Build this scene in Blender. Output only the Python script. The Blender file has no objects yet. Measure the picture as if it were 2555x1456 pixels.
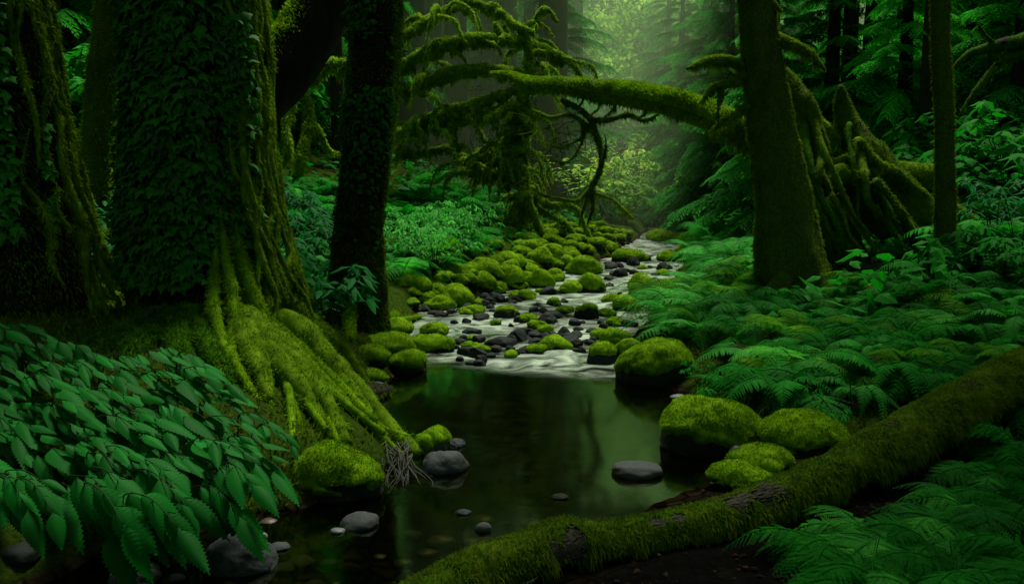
import bpy, math
import numpy as np
from mathutils import Matrix, Vector

rng = np.random.default_rng(11)
scene = bpy.context.scene
COL = scene.collection
PI = math.pi

# ------------------------------------------------------------------ camera model (2554 x 1456 planning pixels)
F, CX, CY = 1986.0, 1277.0, 728.0
CAM = np.array([0.0, 0.0, 1.5])
PITCH = math.atan(228.0 / F)
FW = np.array([0, math.cos(PITCH), -math.sin(PITCH)])
UPV = np.array([0, math.sin(PITCH), math.cos(PITCH)])


def ray(px, py):
    return FW + np.array([(px - CX) / F, 0, 0]) - (py - CY) / F * UPV


def at(px, py, Y):
    d = ray(px, py)
    return CAM + d * (Y / d[1])


# ------------------------------------------------------------------ noise
def _hash(i, j, k):
    h = (i * 374761393 + j * 668265263 + k * 2147483647) & 0xFFFFFFFF
    h = ((h ^ (h >> 13)) * 1274126177) & 0xFFFFFFFF
    h = h ^ (h >> 16)
    return (h & 0xFFFF) / 65535.0


def vnoise(p):
    p = np.asarray(p, float)
    i = np.floor(p).astype(np.int64)
    f = p - i
    f = f * f * (3 - 2 * f)
    r = 0
    for a in (0, 1):
        wa = f[..., 0] if a else 1 - f[..., 0]
        for b in (0, 1):
            wb = f[..., 1] if b else 1 - f[..., 1]
            for c in (0, 1):
                wc = f[..., 2] if c else 1 - f[..., 2]
                r = r + wa * wb * wc * _hash(i[..., 0] + a, i[..., 1] + b, i[..., 2] + c)
    return r * 2 - 1


def fbm(p, oct=3):
    p = np.asarray(p, float)
    s, a, t = 0, 1.0, 0
    for o in range(oct):
        s = s + a * vnoise(p * (2 ** o) + 17.3 * o)
        t += a
        a *= 0.5
    return s / t


def sm(x, a=0.0, b=1.0):
    x = np.clip((np.asarray(x, float) - a) / (b - a), 0, 1)
    return x * x * (3 - 2 * x)


def unit(v):
    v = np.asarray(v, float)
    return v / np.maximum(np.linalg.norm(v, axis=-1, keepdims=True), 1e-9)


# ------------------------------------------------------------------ terrain
_L = np.array([(-40, -8), (-5, -3.6), (2, -2.7), (3.1, -1.8), (3.6, -1.25), (4.0, -.68), (4.4, -.56), (5.2, -.85), (6.2, -1.05), (7.45, -.95),
               (9.0, -1.2), (9.9, -1.12), (11, -.45), (12, .05), (12.9, .4), (14.5, 1.1), (17, 2.2), (20.4, 3.1), (24, 4.1), (32, 5.5), (60, 10), (200, 30)])
_R = np.array([(-40, -5), (-5, -1.5), (2, -.35), (2.6, -.15), (3.1, .1), (3.7, .5), (4.2, 1.1), (4.8, 1.15), (6.2, 1.3), (6.9, 1.15), (7.8, 1.0),
               (9.4, 1.65), (11.3, 2.1), (15.3, 3.3), (20.4, 4.4), (24, 5.4), (32, 7.2), (60, 12), (200, 34)])


def xl(y): return np.interp(y, _L[:, 0], _L[:, 1])
def xr(y): return np.interp(y, _R[:, 0], _R[:, 1])
def wl(y): return 0.035 * np.maximum(0, np.minimum(y, 60) - 7.0)


def shore(x, y):
    return np.maximum(xl(y) - x, x - xr(y))


def H(x, y):
    x = np.asarray(x, float)
    y = np.asarray(y, float)
    p = np.stack([x, y, np.zeros_like(x)], -1)
    d = shore(x, y) + 0.12 * fbm(p * 1.9 + 5.1, 2)
    deep = np.where(y < 7.0, .24, .10)
    inside = -deep * (1 - np.exp(np.minimum(d, 0) / .22))
    dl = np.maximum(d, 0)
    left = .2 * sm(dl / .35) + .17 * dl + .07 * np.maximum(dl - 1.5, 0)
    rs = np.interp(y, [3, 4.5, 6, 9], [.015, .05, .13, .19])
    right = np.interp(y, [3, 4.2, 5.2], [.07, .07, .13]) * sm(dl / .5) + rs * dl
    isl = x < (xl(y) + xr(y)) / 2
    out = np.where(isl, left, right)
    out = out + np.minimum(.8 * np.maximum(dl - 9, 0), 15) + np.where(isl, .18, .1) * np.clip(dl - 4, 0, 5)  # outer flanks steepen, shaped also to keep side skylight out
    out = out + .34 * np.exp(-((x + 2.0) ** 2 + (y - 5.5) ** 2) / 1.15 ** 2) * sm(dl, 0, .7)
    h = np.where(d < 0, inside, out) + wl(y)
    h = h + .05 * fbm(p * 1.3, 3) * sm(d, 0, .6) + .015 * fbm(p * 6, 2) * sm(d, -.2, .4)
    h = h + np.minimum(.55 * np.maximum(-2 - y, 0), 9)  # unseen slope behind the camera, added to block light from there
    h = h + np.minimum(.35 * np.maximum(y - 44, 0), 20)
    return h


def gp(px, py, sink=0.0):
    """point of the ground seen at a planning pixel"""
    d = ray(px, py)
    t = np.linspace(1.5, 70, 2200)
    P = CAM + d[None] * t[:, None]
    hit = np.nonzero(P[:, 2] < np.maximum(H(P[:, 0], P[:, 1]), -9))[0]
    k = hit[0] if len(hit) else len(t) - 1
    q = P[k].copy()
    q[2] = float(H(q[0], q[1])) - sink
    return q


def wp(px, py):
    """point of the water surface seen at a planning pixel"""
    d = ray(px, py)
    t = np.linspace(1.5, 60, 3000)
    P = CAM + d[None] * t[:, None]
    hit = np.nonzero(P[:, 2] < wl(P[:, 1]))[0]
    k = hit[0] if len(hit) else len(t) - 1
    q = P[k].copy()
    q[2] = float(wl(q[1]))
    return q


# ------------------------------------------------------------------ geometry accumulator
class Geo:
    def __init__(s):
        s.v, s.t, s.q, s.r, s.n = [], [], [], [], 0

    def add(s, v, tris=None, quads=None, rnd=0.5):
        v = np.asarray(v, float).reshape(-1, 3)
        if tris is not None and len(tris): s.t.append(np.asarray(tris, np.int64).reshape(-1, 3) + s.n)
        if quads is not None and len(quads): s.q.append(np.asarray(quads, np.int64).reshape(-1, 4) + s.n)
        r = np.broadcast_to(np.asarray(rnd, float), (len(v),))
        s.v.append(v); s.r.append(r); s.n += len(v)
        return s

    def merge(s, g):
        V, T, Q, R = g.arrays()
        return s.add(V, T, Q, R)

    def arrays(s):
        V = np.concatenate(s.v) if s.v else np.zeros((0, 3))
        T = np.concatenate(s.t) if s.t else np.zeros((0, 3), np.int64)
        Q = np.concatenate(s.q) if s.q else np.zeros((0, 4), np.int64)
        R = np.concatenate(s.r) if s.r else np.zeros((0,))
        return V, T, Q, R

    def alltris(s):
        V, T, Q, R = s.arrays()
        return V, np.concatenate([T, Q[:, [0, 1, 2]], Q[:, [0, 2, 3]]]) if len(Q) else T

    def mesh(s, name, mat, smooth=True, offset=None, extra=None):
        V, T, Q, R = s.arrays()
        if offset is not None: V = V - np.asarray(offset)
        me = bpy.data.meshes.new(name)
        me.vertices.add(len(V)); me.vertices.foreach_set('co', V.astype(np.float32).ravel())
        nl = len(T) * 3 + len(Q) * 4
        me.loops.add(nl)
        me.loops.foreach_set('vertex_index', np.concatenate([T.ravel(), Q.ravel()]).astype(np.int32))
        me.polygons.add(len(T) + len(Q))
        ls = np.concatenate([np.arange(len(T)) * 3, len(T) * 3 + np.arange(len(Q)) * 4]).astype(np.int32)
        me.polygons.foreach_set('loop_start', ls)
        me.polygons.foreach_set('use_smooth', np.full(len(ls), smooth))
        me.update(calc_edges=True)
        a = me.attributes.new('rnd', 'FLOAT', 'POINT'); a.data.foreach_set('value', R.astype(np.float32))
        for k, val in (extra or {}).items():
            a = me.attributes.new(k, 'FLOAT', 'POINT'); a.data.foreach_set('value', np.asarray(val, np.float32))
        me.materials.append(mat)
        return me

    def build(s, name, mat, parent=None, smooth=True, extra=None):
        off = np.array(parent['_o']) if parent is not None else None
        me = s.mesh(name, mat, smooth, off, extra)
        o = bpy.data.objects.new(name, me); COL.objects.link(o)
        if parent is not None:
            o.parent = parent
        o['_o'] = [float(c) for c in (off if off is not None else (0, 0, 0))]
        return o


def root_of(part_parent, o):
    return o


def thing(name, label, cat, loc, group=None):
    o = bpy.data.objects.new(name, None); COL.objects.link(o)
    o.empty_display_size = .1
    o.location = [float(c) for c in loc]; o['_o'] = [float(c) for c in loc]
    o['label'] = label; o['category'] = cat
    if group: o['group'] = group
    return o


def tag(o, label=None, cat=None, group=None, kind=None):
    if label: o['label'] = label
    if cat: o['category'] = cat
    if group: o['group'] = group
    if kind: o['kind'] = kind
    return o


def inst(g, tpl, o, d, n, s, rnd=None):
    """copies of the small template tpl=(V,T,Q) into g along frames (origin o, forward d, normal n)"""
    tv, tt, tq = tpl[:3]
    o = np.asarray(o, float); N = len(o)
    if N == 0: return g
    d = unit(d); side = unit(np.cross(d, n)); nn = np.cross(side, d)
    s = np.broadcast_to(np.asarray(s, float), (N,))
    V = o[:, None] + s[:, None, None] * (tv[None, :, 0, None] * side[:, None] + tv[None, :, 1, None] * d[:, None] + tv[None, :, 2, None] * nn[:, None])
    m = len(tv); off = (np.arange(N) * m)[:, None, None]
    T = (np.asarray(tt).reshape(1, -1, 3) + off).reshape(-1, 3) if len(tt) else None
    Q = (np.asarray(tq).reshape(1, -1, 4) + off).reshape(-1, 4) if len(tq) else None
    if rnd is None: rnd = rng.random(N)
    rr = np.repeat(np.asarray(rnd, float), m)
    if len(tpl) > 3: rr = np.clip(rr + np.tile(tpl[3], N), 0, 1)
    return g.add(V.reshape(-1, 3), T, Q, rr)


def catmull(P, n):
    P = np.asarray(P, float)
    Q = np.vstack([2 * P[0] - P[1], P, 2 * P[-1] - P[-2]])
    k = len(P) - 1
    u = np.linspace(0, k, n); i = np.minimum(u.astype(int), k - 1); t = (u - i)[:, None]
    a, b, c, e = Q[i], Q[i + 1], Q[i + 2], Q[i + 3]
    return .5 * (2 * b + (c - a) * t + (2 * a - 5 * b + 4 * c - e) * t ** 2 + (3 * b - a - 3 * c + e) * t ** 3)


def tube(pts, radii, ns=10, nr=None, bump=.08, freq=3.0, seed=0.0, prof=None, wob=0.0):
    """tapered, bumpy swept tube; prof(t, theta)->radius factor"""
    pts = np.asarray(pts, float)
    L = np.linalg.norm(np.diff(pts, axis=0), axis=1).sum()
    radii = np.asarray(radii, float)
    if nr is None: nr = int(np.clip(L / max(radii.mean() * .6, .01), 6, 90))
    C = catmull(pts, nr); R = np.interp(np.linspace(0, 1, nr), np.linspace(0, 1, len(radii)), radii)
    if wob:
        w = fbm(np.stack([np.linspace(0, L, nr) * 2.2 + seed * 3.1, np.full(nr, seed), np.zeros(nr)], -1), 2)
        w2 = fbm(np.stack([np.linspace(0, L, nr) * 2.2 + seed * 7.7, np.full(nr, seed + 9), np.zeros(nr)], -1), 2)
        e = np.sin(np.linspace(0, PI, nr)) ** .5
        C = C + np.stack([w, w2 * .6, w2 * .8], -1) * (wob * e)[:, None]
    T = unit(np.gradient(C, axis=0))
    u = np.cross(T[0], [0, 0, 1.0])
    if np.linalg.norm(u) < .2: u = np.array([1.0, 0, 0])
    U = np.zeros_like(T); u = unit(u - T[0] * (u @ T[0]))
    for i in range(nr):
        u = unit(u - T[i] * (u @ T[i])); U[i] = u
    W = np.cross(T, U)
    th = np.linspace(0, 2 * PI, ns, endpoint=False)
    D = U[:, None] * np.cos(th)[None, :, None] + W[:, None] * np.sin(th)[None, :, None]
    base = C[:, None] + D * R[:, None, None]
    fac = 1 + bump * fbm(base * freq + seed * 13.7, 3)
    if prof is not None:
        fac = fac * prof(np.linspace(0, 1, nr)[:, None], th[None, :], D)
    V = C[:, None] + D * (R[:, None] * fac)[..., None]
    i, j = np.meshgrid(np.arange(nr - 1), np.arange(ns), indexing='ij')
    j2 = (j + 1) % ns
    Qd = np.stack([i * ns + j, i * ns + j2, (i + 1) * ns + j2, (i + 1) * ns + j], -1).reshape(-1, 4)
    V = np.vstack([V.reshape(-1, 3), C[0], C[-1]])
    k = nr * ns
    jj = np.arange(ns); j2 = (jj + 1) % ns
    Tt = np.vstack([np.stack([np.full(ns, k), j2, jj], -1), np.stack([np.full(ns, k + 1), (nr - 1) * ns + jj, (nr - 1) * ns + j2], -1)])
    g = Geo(); g.add(V, Tt, Qd, .5)
    g.C, g.R = C, R
    return g


BLADE = None


def fuzz(src, n, length, width, mask=None, up=.25, droop=.25, jit=.5, g=None, flow=None, lift=0.0, rv=(0, 1)):
    """moss: n thin tapered tufts on the surface of src"""
    V, T = src.alltris()
    a, b, c = V[T[:, 0]], V[T[:, 1]], V[T[:, 2]]
    nr = np.cross(b - a, c - a); ar = np.linalg.norm(nr, axis=1) + 1e-12
    nrm = nr / ar[:, None]; cen = (a + b + c) / 3
    w = ar.copy()
    if mask is not None: w = w * np.clip(mask(cen, nrm), 0, None)
    if w.sum() <= 0: return g or Geo()
    k = rng.choice(len(T), n, p=w / w.sum())
    r1, r2 = np.sqrt(rng.random(n)), rng.random(n)
    P = a[k] * (1 - r1)[:, None] + b[k] * (r1 * (1 - r2))[:, None] + c[k] * (r1 * r2)[:, None]
    N = nrm[k]
    D = N + np.array([0, 0, up]) - np.array([0, 0, droop]) * rng.random(n)[:, None] + rng.normal(0, jit, (n, 3))
    if flow is not None: D = D + np.asarray(flow)[None]
    D = unit(D)
    S = unit(np.cross(D, rng.normal(0, 1, (n, 3))))
    ln = length * (.4 + .9 * rng.random(n)) * (.75 + .5 * vnoise(P * 9))
    wd = width * (.6 + .8 * rng.random(n))
    P = P + N * lift
    A = P - S * wd[:, None] - N * length * .15; B = P + S * wd[:, None] - N * length * .15
    M = P + D * (ln * .6)[:, None]; Cc = P + D * ln[:, None] - np.array([0, 0, 1.0]) * (ln * droop * .5)[:, None]
    VV = np.stack([A, B, M + S * wd[:, None] * .6, M - S * wd[:, None] * .6, Cc], 1).reshape(-1, 3)
    o = (np.arange(n) * 5)[:, None]
    g = g or Geo()
    patch = .5 + .5 * fbm(P * 5.0, 2)
    rr = np.clip(rv[0] + (rv[1] - rv[0]) * (.55 * patch + .45 * rng.random(n)), 0, 1)
    return g.add(VV, (np.array([[3, 2, 4]]) + o[:, None].reshape(-1, 1, 1)).reshape(-1, 3), (np.array([[0, 1, 2, 3]]) + o.reshape(-1, 1, 1)).reshape(-1, 4), np.repeat(rr, 5))


# ------------------------------------------------------------------ materials
def newmat(name):
    m = bpy.data.materials.new(name); m.use_nodes = True
    nt = m.node_tree; nt.nodes.clear()
    out = nt.nodes.new('ShaderNodeOutputMaterial')
    return m, nt, out


def N_(nt, typ, **kw):
    n = nt.nodes.new(typ)
    for k, v in kw.items():
        if k in n.inputs: n.inputs[k].default_value = v
        else: setattr(n, k, v)
    return n


def ramp(nt, fac, stops):
    r = nt.nodes.new('ShaderNodeValToRGB')
    while len(r.color_ramp.elements) < len(stops): r.color_ramp.elements.new(.5)
    for e, (p, c) in zip(r.color_ramp.elements, stops):
        e.position = p; e.color = (*c, 1) if len(c) == 3 else c
    nt.links.new(fac, r.inputs[0])
    return r.outputs[0]


def noise(nt, scale, detail=4, rough=.6, vec=None, dist=0.0):
    n = nt.nodes.new('ShaderNodeTexNoise')
    n.inputs['Scale'].default_value = scale; n.inputs['Detail'].default_value = detail; n.inputs['Roughness'].default_value = rough
    n.inputs['Distortion'].default_value = dist
    if vec is None:
        g = nt.nodes.new('ShaderNodeNewGeometry'); vec = g.outputs['Position']
    nt.links.new(vec, n.inputs['Vector'])
    return n.outputs['Fac']


def mixf(nt, a, b, fac, typ='ADD'):
    m = nt.nodes.new('ShaderNodeMath'); m.operation = typ
    for k, v in ((0, a), (1, b)):
        if isinstance(v, (int, float)): m.inputs[k].default_value = v
        else: nt.links.new(v, m.inputs[k])
    return m.outputs[0]


def math_(nt, op, a, b=0.0, clamp=False):
    m = nt.nodes.new('ShaderNodeMath'); m.operation = op; m.use_clamp = clamp
    for k, v in ((0, a), (1, b)):
        if isinstance(v, (int, float)): m.inputs[k].default_value = v
        else: nt.links.new(v, m.inputs[k])
    return m.outputs[0]


def mixrgb(nt, fac, a, b):
    m = nt.nodes.new('ShaderNodeMix'); m.data_type = 'RGBA'
    for sock, v in ((m.inputs[0], fac), (m.inputs[6], a), (m.inputs[7], b)):
        if isinstance(v, (int, float)): sock.default_value = v
        elif isinstance(v, tuple): sock.default_value = (*v, 1)
        else: nt.links.new(v, sock)
    return m.outputs[2]


def leafmat(name, dark, light, tip=None, trans=.35, rough=.55, spec=.3, scale=2.0):
    m, nt, out = newmat(name)
    at_ = N_(nt, 'ShaderNodeAttribute', attribute_name='rnd')
    oi = nt.nodes.new('ShaderNodeObjectInfo')
    n = noise(nt, scale, 3)
    f = math_(nt, 'ADD', math_(nt, 'MULTIPLY', at_.outputs['Fac'], .55), math_(nt, 'MULTIPLY', n, .5))
    f = math_(nt, 'ADD', f, math_(nt, 'MULTIPLY', math_(nt, 'SUBTRACT', oi.outputs['Random'], .5), .5), True)
    stops = [(.2, dark), (.75, light)]
    if tip: stops.append((1.0, tip))
    col = ramp(nt, f, stops)
    p = N_(nt, 'ShaderNodeBsdfPrincipled', Roughness=rough)
    p.inputs['Specular IOR Level'].default_value = spec
    nt.links.new(col, p.inputs['Base Color'])
    t = nt.nodes.new('ShaderNodeBsdfTranslucent')
    hue = N_(nt, 'ShaderNodeHueSaturation', Saturation=1.05, Value=1.25)
    nt.links.new(col, hue.inputs['Color']); nt.links.new(hue.outputs[0], t.inputs['Color'])
    mx = nt.nodes.new('ShaderNodeMixShader'); mx.inputs[0].default_value = trans
    nt.links.new(p.outputs[0], mx.inputs[1]); nt.links.new(t.outputs[0], mx.inputs[2])
    nt.links.new(mx.outputs[0], out.inputs[0])
    return m


def mossmat(name, dark, mid, light, trans=.3):
    m, nt, out = newmat(name)
    at_ = N_(nt, 'ShaderNodeAttribute', attribute_name='rnd')
    n = noise(nt, 4.0, 5, .65)
    f = math_(nt, 'ADD', math_(nt, 'MULTIPLY', at_.outputs['Fac'], .6), math_(nt, 'MULTIPLY', n, .75))
    n5 = noise(nt, 17.0, 3, .6)
    f = math_(nt, 'ADD', f, math_(nt, 'MULTIPLY', math_(nt, 'SUBTRACT', n5, .5), .9))
    f = math_(nt, 'SUBTRACT', f, .17, True)
    col = ramp(nt, f, [(.12, dark), (.5, mid), (.95, light)])
    p = N_(nt, 'ShaderNodeBsdfPrincipled', Roughness=.95)
    p.inputs['Specular IOR Level'].default_value = .08
    nt.links.new(col, p.inputs['Base Color'])
    t = nt.nodes.new('ShaderNodeBsdfTranslucent'); nt.links.new(col, t.inputs['Color'])
    mx = nt.nodes.new('ShaderNodeMixShader'); mx.inputs[0].default_value = trans
    nt.links.new(p.outputs[0], mx.inputs[1]); nt.links.new(t.outputs[0], mx.inputs[2])
    nt.links.new(mx.outputs[0], out.inputs[0])
    return m


def barkmat(name, dark, light, mossc=None, moss_amt=.5, stretch=(14, 14, 2.2), bump=.5):
    m, nt, out = newmat(name)
    g = nt.nodes.new('ShaderNodeNewGeometry')
    mp = N_(nt, 'ShaderNodeMapping'); mp.inputs['Scale'].default_value = stretch
    nt.links.new(g.outputs['Position'], mp.inputs['Vector'])
    n = noise(nt, 1.0, 6, .65, mp.outputs[0])
    col = ramp(nt, n, [(.3, dark), (.7, light)])
    if mossc:
        n2 = noise(nt, 3.0, 6, .7)
        f = ramp(nt, n2, [(1 - moss_amt - .18, (0, 0, 0)), (1 - moss_amt + .12, (1, 1, 1))])
        n3 = noise(nt, 40.0, 2, .7)
        mc = ramp(nt, n3, [(.3, tuple(c * .35 for c in mossc)), (.75, mossc)])
        col = mixrgb(nt, f, col, mc)
    p = N_(nt, 'ShaderNodeBsdfPrincipled', Roughness=.9)
    p.inputs['Specular IOR Level'].default_value = .15
    nt.links.new(col, p.inputs['Base Color'])
    b = N_(nt, 'ShaderNodeBump', Strength=bump, Distance=.03); nt.links.new(n, b.inputs['Height'])
    nt.links.new(b.outputs[0], p.inputs['Normal'])
    nt.links.new(p.outputs[0], out.inputs[0])
    return m


def rockmat(name, dark, light, rough=(.25, .7), bump=.4, scale=6.0, spec=.5):
    m, nt, out = newmat(name)
    tc = nt.nodes.new('ShaderNodeNewGeometry')
    oi = nt.nodes.new('ShaderNodeObjectInfo')
    n = noise(nt, scale, 8, .65); n2 = noise(nt, scale * 6, 4, .7)
    f = math_(nt, 'ADD', math_(nt, 'MULTIPLY', n, .75), math_(nt, 'MULTIPLY', n2, .25))
    f = math_(nt, 'ADD', f, math_(nt, 'MULTIPLY', math_(nt, 'SUBTRACT', oi.outputs['Random'], .5), .3))
    col = ramp(nt, f, [(.25, dark), (.75, light)])
    r = N_(nt, 'ShaderNodeMapRange'); r.inputs[3].default_value, r.inputs[4].default_value = rough
    nt.links.new(n, r.inputs[0])
    p = nt.nodes.new('ShaderNodeBsdfPrincipled'); nt.links.new(col, p.inputs['Base Color']); nt.links.new(r.outputs[0], p.inputs['Roughness'])
    p.inputs['Specular IOR Level'].default_value = spec
    b = N_(nt, 'ShaderNodeBump', Strength=bump, Distance=.02); nt.links.new(f, b.inputs['Height']); nt.links.new(b.outputs[0], p.inputs['Normal'])
    nt.links.new(p.outputs[0], out.inputs[0])
    return m


M = {}
M['moss'] = mossmat('moss', (0.02641, 0.07164, 0.00192), (0.1395, 0.2985, 0.00384), (0.3522, 0.6368, 0.01536), .45)
M['moss_olive'] = mossmat('moss_olive', (0.02291, 0.05552, 0.00192), (0.121, 0.2458, 0.00576), (0.331, 0.5552, 0.02304), .45)
M['moss_limb'] = mossmat('moss_limb', (0.03583, 0.08401, 0.0048), (0.1893, 0.3718, 0.0144), (0.5177, 0.8401, 0.0576), .45)  # moss lightened to make up for light missing on the shaded limbs
M['moss_log'] = mossmat('moss_log', (0.01418, 0.03798, 0.00192), (0.078, 0.166, 0.00576), (0.2128, 0.269, 0.0192), .4)
M['moss_dim'] = mossmat('moss_dim', (0.0096, 0.04141, 0.0016), (0.04608, 0.1538, 0.0048), (0.1344, 0.3254, 0.0096), .4)
M['bark'] = barkmat('bark', (.008, .006, .005), (.035, .026, .018), (.03, .05, .006), .45)
M['bark_mossy'] = barkmat('bark_mossy', (0.0104, 0.0119, 0.0048), (0.039, 0.0408, 0.0144), (0.078, 0.1445, 0.0072), .62)
M['bark_dark'] = barkmat('bark_dark', (0.006, 0.006, 0.0052), (0.021, 0.018, 0.013), (0.018, 0.033, 0.0065), .35)
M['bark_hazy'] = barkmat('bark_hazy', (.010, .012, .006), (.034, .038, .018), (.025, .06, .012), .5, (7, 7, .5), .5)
M['dead_wood'] = barkmat('dead_wood', (0.025, 0.0216, 0.018), (0.11, 0.096, 0.081), None, 0, (4, 3.84, 3.6), .5)
M['rootlet'] = barkmat('rootlet', (0.03, 0.033, 0.0275), (0.096, 0.102, 0.088), None, 0, (12, 12, 11), .2)
M['rock_wet'] = rockmat('rock_wet', (.003, .006, .005), (.016, .026, .022), (.55, .95), .6, 6.0, .15)
M['rock_grey'] = rockmat('rock_grey', (.018, .024, .027), (.075, .088, .090), (.5, .95), .6, 9.0, .2)
M['rock_pale'] = rockmat('rock_pale', (.06, .075, .08), (.15, .18, .18), (.35, .7), .3, 9.0)
M['rock_brown'] = rockmat('rock_brown', (.02, .014, .008), (.06, .042, .026), (.3, .7), .3, 7.0)
M['leaf_big'] = leafmat('leaf_big', (0.003501, 0.08823, 0.007732), (0.006999, 0.1838, 0.01718), (0.01633, 0.294, 0.03006), .35, .6, .1, 3.0)
M['leaf_teal'] = leafmat('leaf_teal', (0.004032, 0.06237, 0.0122), (0.01882, 0.1871, 0.03988), (0.0672, 0.3534, 0.08448), .4, .65, .08, 3.0)
M['leaf_ivy'] = leafmat('leaf_ivy', (0.01204, 0.07862, 0.004665), (0.03612, 0.2457, 0.01711), (0.1204, 0.5405, 0.04665), .25, .65, .12, 3.0)
M['fern'] = leafmat('fern', (0.005985, 0.09979, 0.00651), (0.01596, 0.254, 0.0186), (0.05985, 0.4173, 0.0279), .45, .7, .06, 1.2)
M['fern_light'] = leafmat('fern_light', (0.01373, 0.1633, 0.0177), (0.05148, 0.3861, 0.04424), (0.1716, 0.594, 0.05898), .5, .65, .08, 1.2)
M['fern_pale'] = leafmat('fern_pale', (0.03188, 0.221, 0.03), (0.08925, 0.494, 0.075), (0.255, 0.728, 0.15), .5, .65, .08, 2.0)  # pale foliage, raised further in place of sunlight beside the stream
M['fern_yellow'] = leafmat('fern_yellow', (0.021, 0.126, 0.0048), (0.07, 0.28, 0.0096), (0.196, 0.448, 0.024), .5, .7, .06, 1.2)
M['fern_dark'] = leafmat('fern_dark', (0.007196, 0.1065, 0.00651), (0.01798, 0.2506, 0.01736), (0.05035, 0.4386, 0.03254), .4, .7, .06, 1.0)
M['needles'] = leafmat('needles', (0.01872, 0.1266, 0.01834), (0.05242, 0.3206, 0.04586), (0.1685, 0.54, 0.0852), .5, .7, .05, .5)
M['needles_lifted'] = leafmat('needles_lifted', (0.01519, 0.1727, 0.0132), (0.05064, 0.4751, 0.03772), (0.1519, 0.7773, 0.06132), .45, .7, .05, .5)  # needle colour raised to put light into the dim side forest
M['leaf_far'] = leafmat('leaf_far', (0.08596, 0.2703, 0.03456), (0.3008, 0.5766, 0.0864), (0.7736, 0.9369, 0.2074), .55, .7, .05, .6)  # very pale leaf colour carries the hazy glow of the far gap
M['leaf_shade_crown'] = leafmat('leaf_shade_crown', (.006, .04, .006), (.02, .09, .014), None, .4, .6, .05, .6)
M['litter'] = leafmat('litter', (0.015, 0.0075, 0.004), (0.045, 0.025, 0.0125), (0.09, 0.05, 0.025), .1, .8, .1, 4.0)
M['twig'] = barkmat('twig', (.02, .016, .010), (.07, .055, .03), None, 0, (20, 20, 20), .2)
M['stem'] = leafmat('stem', (.006, .018, .004), (.014, .03, .008), None, .05, .7, .2, 4.0)


def groundmat():
    m, nt, out = newmat('ground')
    g = nt.nodes.new('ShaderNodeNewGeometry')
    a = N_(nt, 'ShaderNodeAttribute', attribute_name='shore')
    n = noise(nt, 1.6, 6, .65); n2 = noise(nt, 22, 5, .7)
    soil = ramp(nt, n2, [(.3, (.0025, .0025, .0025)), (.7, (.008, .0075, .0065))])
    mossc = ramp(nt, n2, [(.3, (.008, .022, .003)), (.75, (.045, .08, .008))])
    fm = ramp(nt, n, [(.34, (0, 0, 0)), (.48, (1, 1, 1))])
    mo = N_(nt, 'ShaderNodeAttribute', attribute_name='mossy')
    bank = mixrgb(nt, math_(nt, 'MULTIPLY', fm, mo.outputs['Fac']), soil, mossc)
    vor = N_(nt, 'ShaderNodeTexVoronoi', Scale=9.0); vor.feature = 'F1'
    ns = noise(nt, 3, 2); 
    nt.links.new(g.outputs['Position'], vor.inputs['Vector'])
    vd = N_(nt, 'ShaderNodeTexVoronoi', Scale=9.0); vd.feature = 'DISTANCE_TO_EDGE'
    nt.links.new(g.outputs['Position'], vd.inputs['Vector'])
    edge = ramp(nt, vd.outputs['Distance'], [(.02, (.15, .15, .15)), (.14, (1, 1, 1))])
    sep = nt.nodes.new('ShaderNodeSeparateColor'); nt.links.new(vor.outputs['Color'], sep.inputs[0])
    peb = ramp(nt, sep.outputs[0], [(0, (.006, .0045, .002)), (.6, (.022, .016, .008)), (1, (.034, .03, .02))])
    mm = nt.nodes.new('ShaderNodeMix'); mm.data_type = 'RGBA'; mm.blend_type = 'MULTIPLY'; mm.inputs[0].default_value = 1
    nt.links.new(peb, mm.inputs[6]); nt.links.new(edge, mm.inputs[7])
    fb = ramp(nt, a.outputs['Fac'], [(.5, (0, 0, 0)), (.56, (1, 1, 1))])
    col = mixrgb(nt, fb, mm.outputs[2], bank)
    p = N_(nt, 'ShaderNodeBsdfPrincipled', Roughness=1); p.inputs['Specular IOR Level'].default_value = 0
    nt.links.new(col, p.inputs['Base Color'])
    b = N_(nt, 'ShaderNodeBump', Strength=.6, Distance=.03); nt.links.new(n2, b.inputs['Height']); nt.links.new(b.outputs[0], p.inputs['Normal'])
    nt.links.new(p.outputs[0], out.inputs[0])
    return m


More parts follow.
